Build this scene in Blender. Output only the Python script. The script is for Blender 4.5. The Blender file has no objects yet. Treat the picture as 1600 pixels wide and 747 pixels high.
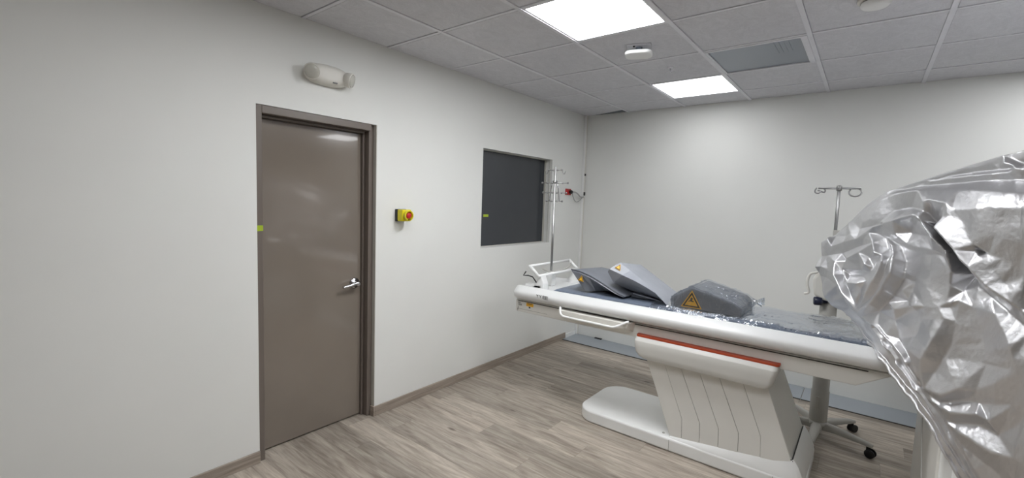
import bpy, bmesh, math, random
import numpy as np
from mathutils import Vector, Matrix, noise

random.seed(7)
C = bpy.context.scene.collection
PI = math.pi

# ------------------------------------------------------------------ helpers
def link(o, parent=None):
    C.objects.link(o)
    if parent is not None:
        o.parent = parent
    return o

def tag(o, label=None, cat=None, group=None, kind=None):
    if label: o['label'] = label
    if cat: o['category'] = cat
    if group: o['group'] = group
    if kind: o['kind'] = kind
    return o

def thing(name, label, cat, loc=(0, 0, 0), rz=0.0, group=None, kind=None):
    o = bpy.data.objects.new(name, None)
    o.empty_display_size = 0.1
    o.location = loc
    o.rotation_euler = (0, 0, rz)
    link(o)
    return tag(o, label, cat, group, kind)

def obj(name, bm, m, parent=None, smooth=None, bevel=0.0, seg=2, subsurf=0, origin=None):
    """links a bmesh as ONE mesh object; world/thing coordinates are those of the bmesh"""
    me = bpy.data.meshes.new(name)
    bmesh.ops.recalc_face_normals(bm, faces=bm.faces[:])
    bm.to_mesh(me)
    bm.free()
    for x in (m if isinstance(m, (list, tuple)) else [m]):
        me.materials.append(x)
    o = bpy.data.objects.new(name, me)
    link(o, parent)
    if bevel > 0:
        b = o.modifiers.new('bevel', 'BEVEL')
        b.width = bevel; b.segments = seg; b.limit_method = 'ANGLE'; b.angle_limit = math.radians(35)
        b.harden_normals = False
    if subsurf:
        s = o.modifiers.new('sub', 'SUBSURF'); s.levels = subsurf; s.render_levels = subsurf
    if smooth is not None:
        for p in me.polygons: p.use_smooth = True
        if smooth < 180:
            try:
                me.set_sharp_from_angle(angle=math.radians(smooth))
            except Exception:
                pass
    return o

def struct(name, bm, m, **k):
    o = obj(name, bm, m, **k)
    o['kind'] = 'structure'
    return o

def box(bm, x0, x1, y0, y1, z0, z1, mi=0):
    v = [bm.verts.new(p) for p in ((x0, y0, z0), (x1, y0, z0), (x1, y1, z0), (x0, y1, z0),
                                   (x0, y0, z1), (x1, y0, z1), (x1, y1, z1), (x0, y1, z1))]
    for f in ((0, 3, 2, 1), (4, 5, 6, 7), (0, 1, 5, 4), (1, 2, 6, 5), (2, 3, 7, 6), (3, 0, 4, 7)):
        bm.faces.new([v[i] for i in f]).material_index = mi
    return v

def B(*a, **k):
    bm = bmesh.new(); box(bm, *a, **k); return bm

def frame_of(d):
    d = Vector(d).normalized()
    up = Vector((0, 0, 1)) if abs(d.z) < 0.9 else Vector((1, 0, 0))
    a = d.cross(up).normalized()
    return a, d.cross(a).normalized()

def tube(bm, pts, r, n=10, caps=True, mi=0):
    pts = [Vector(p) for p in pts]
    rr = r if isinstance(r, (list, tuple)) else [r] * len(pts)
    rings = []
    a0 = None
    for i, p in enumerate(pts):
        if i == 0: d = pts[1] - pts[0]
        elif i == len(pts) - 1: d = pts[-1] - pts[-2]
        else: d = (pts[i] - pts[i - 1]).normalized() + (pts[i + 1] - pts[i]).normalized()
        d.normalize()
        if a0 is None:
            a, b = frame_of(d)
        else:
            a = (a0 - d * a0.dot(d)).normalized(); b = d.cross(a)
        a0 = a
        rings.append([bm.verts.new(p + (a * math.cos(t) + b * math.sin(t)) * rr[i])
                      for t in [2 * PI * k / n for k in range(n)]])
    for i in range(len(rings) - 1):
        for k in range(n):
            f = bm.faces.new((rings[i][k], rings[i][(k + 1) % n], rings[i + 1][(k + 1) % n], rings[i + 1][k]))
            f.smooth = True; f.material_index = mi
    if caps:
        bm.faces.new(rings[0][::-1]).material_index = mi
        bm.faces.new(rings[-1]).material_index = mi
    return bm

def smooth_path(pts, per=6):
    """Catmull-Rom through the points"""
    P = [Vector(p) for p in pts]
    P = [P[0] * 2 - P[1]] + P + [P[-1] * 2 - P[-2]]
    out = []
    for i in range(1, len(P) - 2):
        for k in range(per):
            t = k / per
            a, b, c, d = P[i - 1], P[i], P[i + 1], P[i + 2]
            out.append(0.5 * ((2 * b) + (c - a) * t + (2 * a - 5 * b + 4 * c - d) * t * t + (3 * b - a - 3 * c + d) * t ** 3))
    out.append(P[-2])
    return out

def lathe(bm, origin, axis, prof, n=24, mi=0):
    """prof = [(distance along the axis, radius)]"""
    o = Vector(origin); d = Vector(axis).normalized(); a, b = frame_of(d)
    rings = []
    for h, r in prof:
        r = max(r, 1e-4)
        rings.append([bm.verts.new(o + d * h + (a * math.cos(t) + b * math.sin(t)) * r)
                      for t in [2 * PI * k / n for k in range(n)]])
    for i in range(len(rings) - 1):
        for k in range(n):
            f = bm.faces.new((rings[i][k], rings[i][(k + 1) % n], rings[i + 1][(k + 1) % n], rings[i + 1][k]))
            f.material_index = mi; f.smooth = True
    bm.faces.new(rings[0][::-1]).material_index = mi
    bm.faces.new(rings[-1]).material_index = mi
    return bm

def L(*a, **k):
    bm = bmesh.new(); lathe(bm, *a, **k); return bm

def TB(*a, **k):
    bm = bmesh.new(); tube(bm, *a, **k); return bm

def prism_y(bm, poly, y0, y1, mi=0):
    """poly of (x, z), extruded along y"""
    A = [bm.verts.new((x, y0, z)) for x, z in poly]
    Bv = [bm.verts.new((x, y1, z)) for x, z in poly]
    n = len(poly)
    bm.faces.new(A).material_index = mi
    bm.faces.new(Bv[::-1]).material_index = mi
    for i in range(n):
        bm.faces.new((A[i], Bv[i], Bv[(i + 1) % n], A[(i + 1) % n])).material_index = mi

def prism_z(bm, poly, z0, z1, mi=0):
    A = [bm.verts.new((x, y, z0)) for x, y in poly]
    Bv = [bm.verts.new((x, y, z1)) for x, y in poly]
    n = len(poly)
    bm.faces.new(A[::-1]).material_index = mi
    bm.faces.new(Bv).material_index = mi
    for i in range(n):
        bm.faces.new((A[i], A[(i + 1) % n], Bv[(i + 1) % n], Bv[i])).material_index = mi

def rounded(x0, x1, y0, y1, r, n=8):
    """rounded rectangle outline; r = one radius or four (x0y0, x1y0, x1y1, x0y1)"""
    rr = r if isinstance(r, (list, tuple)) else [r] * 4
    out = []
    for (cx, cy, a0, q) in ((x0 + rr[0], y0 + rr[0], PI, rr[0]), (x1 - rr[1], y0 + rr[1], 1.5 * PI, rr[1]),
                            (x1 - rr[2], y1 - rr[2], 0, rr[2]), (x0 + rr[3], y1 - rr[3], .5 * PI, rr[3])):
        for k in range(n + 1):
            a = a0 + .5 * PI * k / n
            out.append((cx + q * math.cos(a), cy + q * math.sin(a)))
    return out

# ------------------------------------------------------------------ materials
def hexc(r, g, b):
    f = lambda c: (c / 255 / 12.92) if c / 255 <= .04045 else ((c / 255 + .055) / 1.055) ** 2.4
    return (f(r), f(g), f(b), 1)

class N:
    def __init__(s, name):
        s.m = bpy.data.materials.new(name); s.m.use_nodes = True
        s.t = s.m.node_tree; s.n = s.t.nodes; s.b = s.n['Principled BSDF']; s.out = s.n['Material Output']
    def new(s, typ, **k):
        x = s.n.new(typ)
        for a, v in k.items(): setattr(x, a, v)
        return x
    def l(s, a, b): s.t.links.new(a, b)
    def inp(s, node, idx, v):
        if isinstance(v, bpy.types.NodeSocket): s.l(v, node.inputs[idx])
        else: node.inputs[idx].default_value = v
    def math(s, op, a, b=0.0, c=0.0):
        x = s.new('ShaderNodeMath', operation=op)
        s.inp(x, 0, a); s.inp(x, 1, b)
        if op in ('MULTIPLY_ADD', 'SMOOTHSTEP', 'COMPARE'): s.inp(x, 2, c)
        return x.outputs[0]
    def coord(s, kind='Object'):
        return s.new('ShaderNodeTexCoord').outputs[kind]
    def mapping(s, v, scale=(1, 1, 1), loc=(0, 0, 0)):
        x = s.new('ShaderNodeMapping'); s.l(v, x.inputs[0])
        x.inputs['Scale'].default_value = scale; x.inputs['Location'].default_value = loc
        return x.outputs[0]
    def noise(s, v, scale, detail=4, rough=.5, dist=0.0):
        x = s.new('ShaderNodeTexNoise'); s.l(v, x.inputs['Vector'])
        x.inputs['Scale'].default_value = scale; x.inputs['Detail'].default_value = detail
        x.inputs['Roughness'].default_value = rough; x.inputs['Distortion'].default_value = dist
        return x.outputs['Fac']
    def ramp(s, f, stops):
        x = s.new('ShaderNodeValToRGB'); s.l(f, x.inputs[0])
        e = x.color_ramp.elements
        while len(e) < len(stops): e.new(.5)
        for i, (p, c) in enumerate(stops):
            e[i].position = p; e[i].color = c if len(c) == 4 else (*c, 1)
        return x.outputs[0]
    def mix(s, f, a, b, mode='MIX'):
        x = s.new('ShaderNodeMix', data_type='RGBA', blend_type=mode)
        s.inp(x, 0, f); s.inp(x, 6, a); s.inp(x, 7, b)
        return x.outputs[2]
    def rng(s, v, a, b, c, d):
        x = s.new('ShaderNodeMapRange'); s.l(v, x.inputs[0])
        for i, q in enumerate((a, b, c, d)): x.inputs[i + 1].default_value = q
        return x.outputs[0]
    def bump(s, h, strength=.2, dist=.01):
        x = s.new('ShaderNodeBump'); s.l(h, x.inputs['Height'])
        x.inputs['Strength'].default_value = strength; x.inputs['Distance'].default_value = dist
        s.l(x.outputs[0], s.b.inputs['Normal']); return x

def plain(name, col, rough=.5, metal=0.0, var=.04, scale=8, bump=0.0, bscale=200, coat=0.0, spec=.5):
    k = N(name)
    v = k.coord()
    n = k.noise(v, scale, 3)
    a = tuple(max(0, c * (1 - var)) for c in col[:3]) + (1,)
    b = tuple(min(1, c * (1 + var)) for c in col[:3]) + (1,)
    k.l(k.ramp(n, [(.3, a), (.7, b)]), k.b.inputs['Base Color'])
    k.l(k.rng(n, 0, 1, max(.02, rough - .05), rough + .05), k.b.inputs['Roughness'])
    k.b.inputs['Metallic'].default_value = metal
    k.b.inputs['Coat Weight'].default_value = coat
    k.b.inputs['Specular IOR Level'].default_value = spec
    if bump: k.bump(k.noise(v, bscale, 2), bump, .002)
    return k.m

def mat_floor():
    k = N('vinyl_planks')
    v = k.coord()
    sp = k.new('ShaderNodeSeparateXYZ'); k.l(v, sp.inputs[0])
    W, LN = .178, 1.22
    yr = k.math('DIVIDE', k.math('ADD', sp.outputs[1], .05), W)
    row = k.math('FLOOR', yr); fy = k.math('FRACT', yr)
    wn = k.new('ShaderNodeTexWhiteNoise', noise_dimensions='1D'); k.l(row, wn.inputs['W'])
    xr = k.math('ADD', k.math('DIVIDE', sp.outputs[0], LN), wn.outputs['Value'])
    idx = k.math('FLOOR', xr); fx = k.math('FRACT', xr)
    cb = k.new('ShaderNodeCombineXYZ'); k.l(row, cb.inputs[0]); k.l(idx, cb.inputs[1])
    w2 = k.new('ShaderNodeTexWhiteNoise', noise_dimensions='2D'); k.l(cb.outputs[0], w2.inputs['Vector'])
    rnd = w2.outputs['Value']
    # grain coordinates: stretched along the plank, shifted for every plank
    off = k.new('ShaderNodeVectorMath', operation='MULTIPLY_ADD')
    k.l(w2.outputs['Color'], off.inputs[0]); off.inputs[1].default_value = (37, 53, 11); k.l(v, off.inputs[2])
    g1 = k.noise(k.mapping(off.outputs[0], (1.6, 16, 1)), 2.2, 6, .62, .6)
    g2 = k.noise(k.mapping(off.outputs[0], (6, 120, 1)), 2.0, 4, .6)
    g3 = k.noise(k.mapping(off.outputs[0], (.8, 5, 1)), 1.4, 3, .5, .4)
    base = k.ramp(g1, [(.18, hexc(122, 111, 101)), (.40, hexc(166, 155, 143)), (.58, hexc(192, 182, 169)), (.80, hexc(214, 205, 192))])
    tone = k.rng(rnd, 0, 1, .74, 1.12)
    tv = k.new('ShaderNodeCombineColor')
    for i in range(3): k.l(tone, tv.inputs[i])
    c = k.mix(1.0, base, tv.outputs[0], 'MULTIPLY')
    fine = k.ramp(g2, [(.3, (.82, .82, .82)), (.7, (1.06, 1.06, 1.06))])
    c = k.mix(.8, c, fine, 'MULTIPLY')
    dark = k.ramp(g3, [(.30, (.58, .56, .55)), (.52, (1, 1, 1))])
    c = k.mix(.75, c, dark, 'MULTIPLY')
    # knots
    vo = k.new('ShaderNodeTexVoronoi', feature='F1'); k.l(k.mapping(off.outputs[0], (2.0, 5.5, 1)), vo.inputs['Vector']); vo.inputs['Scale'].default_value = 1.0
    kn = k.ramp(vo.outputs['Distance'], [(.04, (.30, .27, .25)), (.10, (1, 1, 1))])
    c = k.mix(.8, c, kn, 'MULTIPLY')
    # seams
    sy = k.math('MINIMUM', fy, k.math('SUBTRACT', 1.0, fy))
    sx = k.math('MINIMUM', fx, k.math('SUBTRACT', 1.0, fx))
    seam = k.math('MINIMUM', k.math('DIVIDE', sy, .010), k.math('DIVIDE', sx, .0016))
    seam = k.math('MINIMUM', seam, 1.0)
    sc = k.ramp(seam, [(0, (.45, .43, .42)), (1, (1, 1, 1))])
    c = k.mix(.6, c, sc, 'MULTIPLY')
    k.l(c, k.b.inputs['Base Color'])
    k.l(k.rng(g1, 0, 1, .5, .36), k.b.inputs['Roughness'])
    k.b.inputs['Specular IOR Level'].default_value = .35
    bh = k.math('ADD', k.math('MULTIPLY', g2, .3), seam)
    k.bump(bh, .15, .002)
    return k.m

def mat_tile():
    k = N('mineral_ceiling_tile')
    v = k.coord()
    n1 = k.noise(k.mapping(v, (1.6, 1, 1)), 9.0, 7, .72, 1.8)
    n2 = k.noise(v, 120, 3, .6)
    n3 = k.noise(v, 1.6, 2)
    c = k.ramp(n1, [(.3, hexc(208, 208, 213)), (.7, hexc(224, 224, 229))])
    c = k.mix(.5, c, k.ramp(n2, [(.3, (.86, .86, .86)), (.7, (1.05, 1.05, 1.05))]), 'MULTIPLY')
    c = k.mix(.6, c, k.ramp(n3, [(.3, (.93, .93, .94)), (.7, (1.03, 1.03, 1.03))]), 'MULTIPLY')
    k.l(c, k.b.inputs['Base Color'])
    k.b.inputs['Roughness'].default_value = .75
    k.bump(k.math('ADD', n1, k.math('MULTIPLY', n2, .4)), .5, .006)
    return k.m

def mat_wall():
    k = N('white_wall_paint')
    v = k.coord()
    n = k.noise(v, 1.1, 3)
    k.l(k.ramp(n, [(.3, hexc(229, 230, 227)), (.7, hexc(233, 234, 231))]), k.b.inputs['Base Color'])
    k.b.inputs['Roughness'].default_value = .55
    k.b.inputs['Specular IOR Level'].default_value = .3
    k.bump(k.noise(v, 260, 3), .08, .002)
    return k.m

def mat_wood_strip():
    k = N('greige_wood_skirting')
    v = k.coord()
    n = k.noise(k.mapping(v, (6, 1.3, 40)), 2.2, 5, .6, .5)
    k.l(k.ramp(n, [(.3, hexc(132, 121, 111)), (.7, hexc(176, 164, 152))]), k.b.inputs['Base Color'])
    k.b.inputs['Roughness'].default_value = .5
    return k.m

def mat_emit(name, col, s):
    k = N(name)
    k.b.inputs['Base Color'].default_value = (.9, .9, .9, 1)
    v = k.coord()
    e = k.ramp(k.noise(v, 1.5, 1), [(0, tuple(c * .98 for c in col[:3])), (1, col[:3])])
    k.l(e, k.b.inputs['Emission Color'])
    k.b.inputs['Emission Strength'].default_value = s
    k.b.inputs['Roughness'].default_value = .5
    return k.m

def mat_silver():
    k = N('silver_tarpaulin')
    v = k.coord()
    n2 = k.noise(v, 16, 5, .65, 1.2)
    n3 = k.noise(v, 55, 3, .6, .5)
    h = k.math('ADD', k.math('MULTIPLY', k.noise(v, 30, 4, .6, 2.0), .6), k.math('MULTIPLY', n2, .75))
    h = k.math('ADD', h, k.math('MULTIPLY', n3, .16))
    k.bump(h, .2, .008)
    k.l(k.ramp(k.noise(v, 2.5, 4), [(.3, hexc(200, 200, 202)), (.7, hexc(216, 216, 218))]), k.b.inputs['Base Color'])
    k.b.inputs['Metallic'].default_value = .9
    k.l(k.rng(n2, .3, .7, .32, .46), k.b.inputs['Roughness'])
    return k.m

def mat_film(name, tint=(.93, .95, .97), amt=.22, scale=60):
    k = N(name)
    v = k.coord()
    n = k.noise(v, scale, 4, .6, 1.5)
    gl = k.new('ShaderNodeBsdfGlossy'); gl.inputs['Color'].default_value = (.95, .97, 1, 1); gl.inputs['Roughness'].default_value = .07
    tr = k.new('ShaderNodeBsdfTransparent'); tr.inputs['Color'].default_value = (*tint, 1)
    bp = k.new('ShaderNodeBump'); k.l(n, bp.inputs['Height']); bp.inputs['Strength'].default_value = .35; bp.inputs['Distance'].default_value = .01
    k.l(bp.outputs[0], gl.inputs['Normal'])
    lw = k.new('ShaderNodeLayerWeight'); lw.inputs['Blend'].default_value = .25; k.l(bp.outputs[0], lw.inputs['Normal'])
    f = k.math('MINIMUM', k.math('ADD', k.math('MULTIPLY', lw.outputs['Fresnel'], .5), amt * .2), .8)
    mx = k.new('ShaderNodeMixShader'); k.l(f, mx.inputs[0]); k.l(tr.outputs[0], mx.inputs[1]); k.l(gl.outputs[0], mx.inputs[2])
    k.l(mx.outputs[0], k.out.inputs['Surface'])
    return k.m

def mat_vinyl(name, c0, c1, rough=.38, wr=0.0):
    k = N(name)
    v = k.coord()
    n = k.noise(v, 7, 4)
    k.l(k.ramp(n, [(.3, c0), (.7, c1)]), k.b.inputs['Base Color'])
    k.b.inputs['Roughness'].default_value = rough
    f = k.noise(v, 420, 2)
    if wr:
        f = k.math('ADD', k.math('MULTIPLY', f, .04), k.noise(k.mapping(v, (6, 2.2, 1)), 2.4, 4, .55, 1.6))
        k.bump(f, wr, .02)
    else:
        k.bump(f, .1, .001)
    return k.m

M = dict(
    wall=mat_wall(), wall2=plain('fill_cutting_wall_grey', hexc(150, 147, 141), .6, var=.02, scale=1.2), floor=mat_floor(), tile=mat_tile(), wood=mat_wood_strip(),  # wall2: unseen walls, greyed to cut bounced light and darken reflections
    grid=plain('grid_bar_white', hexc(226, 226, 232), .45), plenum=plain('plenum_dark', hexc(40, 41, 44), .9),
    door=plain('taupe_door_paint', hexc(126, 117, 107), .14, var=.03, scale=3, bump=.04, bscale=60, spec=.7, coat=.6),
    dframe=plain('taupe_frame_paint', hexc(112, 103, 96), .34, var=.03),
    chrome=plain('brushed_chrome', hexc(200, 200, 204), .2, 1.0), steel=plain('satin_steel', hexc(160, 160, 160), .33, 1.0),
    white=plain('white_moulded_plastic', hexc(240, 241, 240), .3, var=.012), white2=plain('cream_machine_paint', hexc(222, 220, 213), .42, var=.02),
    offwhite=plain('offwhite_panel_paint', hexc(230, 229, 224), .4, var=.015),
    shadowgap=plain('dark_joint', hexc(60, 58, 55), .7), groove=plain('panel_joint', hexc(112, 110, 105), .6), black=plain('black_plastic', hexc(20, 20, 22), .4),
    orange=plain('orange_trim', hexc(176, 70, 36), .45), yellow=plain('safety_yellow', hexc(226, 212, 30), .4),
    red=plain('signal_red', hexc(190, 30, 40), .35), redplate=plain('red_cover_plate', hexc(172, 52, 46), .4),
    amber=plain('warning_amber', hexc(238, 180, 40), .4), ink=plain('printed_ink', hexc(38, 36, 34), .5), inkgrey=plain('printed_grey_ink', hexc(96, 96, 98), .5),
    green=plain('green_tape', hexc(164, 186, 38), .6), trench=plain('blue_grey_steel_plate', hexc(164, 171, 178), .38, .15, var=.02),
    pad=mat_vinyl('grey_vinyl', hexc(112, 116, 124), hexc(120, 124, 132), .4), padlight=mat_vinyl('light_grey_vinyl', hexc(146, 150, 158), hexc(154, 158, 166), .42),
    paddark=mat_vinyl('charcoal_vinyl', hexc(82, 86, 94), hexc(90, 94, 102), .45),
    mattress=mat_vinyl('mattress_vinyl', hexc(106, 116, 132), hexc(116, 126, 142), .3, .3),
    film=mat_film('clear_plastic_film', amt=.8, scale=14), film2=mat_film('clear_plastic_wrap', amt=1.0, scale=16),
    silver=mat_silver(), glass=plain('dark_window_glass', hexc(56, 59, 64), .08, var=.02, spec=.5),
    bead=plain('window_bead_paint', hexc(206, 206, 200), .5), reveal=plain('reveal_paint', hexc(196, 194, 186), .6),
    **{'lamp%d' % s: mat_emit('light_diffuser', (.975, .985, 1.0), float(s)) for s in (7, 11, 12, 15, 28, 30)}, ventpanel=plain('grey_vent_panel', hexc(128, 136, 146), .3, .1, var=.05, scale=2),
    column=plain('grey_column_paint', hexc(176, 174, 168), .4), navy=plain('navy_knob', hexc(26, 32, 58), .35),
    casterblack=plain('caster_rubber', hexc(18, 18, 20), .5), lens=plain('clear_lamp_lens', hexc(196, 195, 186), .12, coat=.6),
    cord=plain('grey_cable', hexc(168, 168, 166), .5), saddle=plain('darkened_offwhite_paint', hexc(206, 205, 200), .4, var=.015), top=plain('table_top_laminate', hexc(224, 225, 225), .3, var=.012), gantrypaint=plain('gantry_white', hexc(226, 224, 219), .38, var=.02),  # saddle: the pedestal's off-white, darkened to offset the stronger light on it
)
# ================================================================== THE ROOM
XR, YF, H = 5.6, -6.0, 2.6
DY0, DY1, DZ = -3.640, -2.860, 2.062            # door opening
WY0, WY1, WZ0, WZ1 = -1.772, -.672, 1.150, 2.032  # window opening
T = .16

struct('floor', B(-.3, XR + .1, YF - .1, .1, -.08, 0), M['floor'])
bm = bmesh.new()
box(bm, -T, 0, YF, DY0, 0, 2.86)
box(bm, -T, 0, DY0, DY1, DZ, 2.86)
box(bm, -T, 0, DY1, WY0, 0, 2.86)
box(bm, -T, 0, WY0, WY1, 0, WZ0)
box(bm, -T, 0, WY0, WY1, WZ1, 2.86)
box(bm, -T, 0, WY1, .1, 0, 2.86)
struct('wall_left', bm, M['wall'])
struct('wall_back', B(0, XR, 0, .1, 0, H + .001), M['wall'])
struct('wall_right', B(XR, XR + .1, YF, .1, 0, 2.86), M['wall2'])
struct('wall_front', B(-T, XR + .1, YF - .1, YF, 0, 2.86), M['wall2'])

# ceiling: lay-in tiles, the bars of the grid, the dark void above
P = .6
GX = [-.064 + P * i for i in range(0, 10)]         # bars that run away from the camera
GY = [-.375 - P * i for i in range(0, 11)]         # bars along the back wall
cols = [0.0] + GX[1:] ; cols = [c for c in cols if c < XR] + [XR]
rows = [0.0] + GY; rows = [r for r in rows if r > YF] + [YF]
LIT = {(2, 1), (2, 4), (2, 6), (6, 1), (6, 4), (4, 7)}
VENT = (3, 2)
bm = bmesh.new()
for i in range(len(cols) - 1):
    for j in range(len(rows) - 1):
        if (i, j) in LIT or (i, j) == VENT: continue
        x0, x1, y1, y0 = cols[i] + .012, cols[i + 1] - .012, rows[j] - .0155, rows[j + 1] + .0155
        if i == 0: x0 = cols[0] + .001
        if j == 0: y1 = -.001
        if (i, j) == (0, 0):
            # the corner tile sits askew and leaves a dark wedge along the back wall
            prism_z(bm, [(x0, y0), (x1, y0), (x1, -.13), (.10, -.002), (x0, -.002)], H, H + .015)
            continue
        dz = random.uniform(-.0012, .0012)
        box(bm, x0, x1, y0, y1, H + dz, H + .015)
struct('ceiling', bm, M['tile'], bevel=.003, seg=1)
bm = bmesh.new()
for x in cols[1:-1]: box(bm, x - .0125, x + .0125, YF, 0, H - .006, H + .02)
for y in rows[1:-1]: box(bm, 0, XR, y - .0100, y + .0100, H - .0020, H + .018)
struct('trim_1', bm, M['grid'])
struct('trim_2', B(-T, XR + .1, YF - .1, .1, 2.80, 2.86), M['plenum'])

# skirting of floor wood along the left wall
bm = bmesh.new()
box(bm, 0, .011, DY1 - .0, -.262, 0, .072)
box(bm, -.033, 0.011, DY1 - .014, DY1, 0, .072)
box(bm, 0, .011, YF, DY0, 0, .072)
struct('baseboard_left', bm, M['wood'], bevel=.002, seg=1)
struct('trim_3', B(0, .012, -.26, -.036, 0.0, .05), M['white'])

# ---- door
d = thing('door_1', 'taupe steel door in a recessed frame, chrome lever handle', 'door', kind='structure')
FX0, FX1 = -.145, -.034       # frame depth
bm = bmesh.new()
j = .052
box(bm, FX0, FX1 + .028, DY0, DY0 + .034, 0, DZ)            # hinge side, nearly flush with the wall
box(bm, FX0, FX1, DY1 - .040, DY1, 0, DZ)
box(bm, FX0, FX1 + .028, DY0 + .034, DY1 - .040, DZ - .045, DZ)
# rebate stop
box(bm, FX0, FX1 - .028, DY0 + .034, DY0 + .046, 0, DZ - .045)
box(bm, FX0, FX1 - .045, DY1 - .056, DY1 - .040, 0, DZ - .045)
box(bm, FX0, FX1 - .028, DY0 + .046, DY1 - .056, DZ - .060, DZ - .045)
obj('door_frame', bm, M['dframe'], d, bevel=.003)
obj('reveal', B(-.034, -.0005, DY1 - .004, DY1 - .0003, .0725, DZ - .0005), M['reveal'], d)
bm = bmesh.new()          # the steel skin bows back a little towards the top
za, zb, nz_ = .012, DZ - .063, 24
rws = []
for q in range(nz_ + 1):
    z = za + (zb - za) * q / nz_
    x = -.098 - .0065 * max(0, z - 1.0) ** 2
    rws.append([bm.verts.new(p) for p in ((x, DY0 + .049, z), (x, DY1 - .059, z), (-.150, DY1 - .059, z), (-.150, DY0 + .049, z))])
for q in range(nz_):
    for e in range(4): bm.faces.new((rws[q][e], rws[q][(e + 1) % 4], rws[q + 1][(e + 1) % 4], rws[q + 1][e]))
bm.faces.new(rws[0][::-1]); bm.faces.new(rws[-1])
obj('door_leaf', bm, M['door'], d, smooth=30)
hy, hz = -3.02 + .055, .968
h = obj('door_handle', L((-.098, hy, hz), (1, 0, 0), [(0, .037), (.006, .037), (.011, .032), (.012, .018), (.045, .015)]), M['chrome'], d)
obj('lever', TB(smooth_path([(-.055, hy + .012, hz + .004), (-.050, hy - .02, hz + .003), (-.048, hy - .065, hz - .006), (-.050, hy - .115, hz - .012)]),
               [.0145] * 6 + [.012] * 6 + [.0095] * 7), M['chrome'], h)
obj('thumb_turn', L((-.055, hy, hz), (1, 0, 0), [(0, .017), (.014, .016), (.018, .010)]), M['chrome'], h)
tp = obj('tape_strip', B(-.0058, -.0052, DY0 + .001, DY0 + .034, 1.357, 1.389), M['green'])
tag(tp, 'short strip of lime green tape stuck across the door frame', 'tape')

# ---- window
w = thing('window_1', 'dark interior observation window in a plain recess', 'window', kind='structure')
obj('window_pane', B(-.100, -.092, WY0, WY1, WZ0, WZ1), M['glass'], w)
bm = bmesh.new()
for (a, b_, c, e) in ((WY0, WY0 + .004, WZ0, WZ1), (WY1 - .012, WY1, WZ0, WZ1), (WY0, WY1, WZ0, WZ0 + .006), (WY0, WY1, WZ1 - .006, WZ1)):
    box(bm, -.092, -.074, a, b_, c, e)
obj('glazing_bead', bm, M['reveal'], w)
obj('window_trim', B(-.034, -.024, WY1 - .006, WY1 - .0003, WZ0, WZ1), M['bead'], w)
tp = obj('tape_strip', B(-.0919, -.0914, -1.645, -1.575, 1.425, 1.447), M['green'])
tag(tp, 'small lime green tape tab on the dark window glass', 'tape')

# ---- trench covers along the back wall
SX = 2.355
for (x0, x1, lab, has) in ((.002, SX - .002, 'long grey cable trench cover plate with black cable slot, starting at the room corner', True),
                           (SX + .002, XR - .02, 'grey cable trench cover plate behind the rolling stand, past the plate seam', False)):
    t = thing('trench_cover', lab, 'floor plate', (x0, -.16, 0), group='cable trench cover plates')
    obj('plate', B(0, x1 - x0, -.160, .158, .0005, .006), M['trench'], t, bevel=.0015, seg=1)
    obj('edge_strip', B(0, x1 - x0, -.172, -.160, .0003, .0045), M['shadowgap'], t)
    if has:
        obj('cable_slot', B(.262, .352, .128, .158, .0062, .016), M['black'], t, bevel=.003)

# ---- conduit in the corner
t = thing('cable_conduit', 'slim white cable conduit running up the room corner', 'conduit')
obj('duct', B(.001, .030, -.034, -.002, .007, H - .002), M['white'], t, bevel=.004)
obj('cover_lid', B(.030, .0335, -.030, -.006, .01, H - .004), M['white2'], t)
obj('clip', B(.0335, .038, -.034, -.004, 1.905, 1.93), M['black'], t, bevel=.002)
obj('clip', B(.0335, .040, -.038, -.004, 1.675, 1.715), M['black'], t, bevel=.002)

# ---- red outlet + its cord
t = thing('power_outlet', 'red wall outlet plate between window and room corner', 'outlet', (0, -.335, 1.705))
obj('cover_plate', B(.0005, .010, -.058, .058, -.036, .036), M['redplate'], t, bevel=.004)
obj('receptacle', B(.010, .013, -.046, -.008, -.020, .020), M['red'], t, bevel=.004)
for s in (-1, 1):
    obj('screw', L((.010, .0 + .0, .028 * s), (1, 0, 0), [(0, .0035), (.0015, .003)], n=10), M['steel'], t)
t = thing('appliance_cord', 'grey cord with black plug, looping from red outlet to corner conduit', 'cord', (0, -.335, 1.705))
obj('plug', L((.0102, .030, 0), (1, 0, 0), [(0, .020), (.02, .022), (.036, .014), (.04, .009)], n=14), M['black'], t)
obj('cable', TB(smooth_path([(.046, .032, 0), (.058, .08, -.004), (.05, .15, -.022), (.035, .22, -.045), (.034, .300, -.05)]), .008, n=8), M['cord'], t)
obj('cable', TB(smooth_path([(.044, .028, -.006), (.045, .05, -.06), (.035, .12, -.105), (.03, .20, -.10), (.034, .28, -.05), (.035, .300, -.04)]), .0055, n=8), M['cord'], t)

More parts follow.
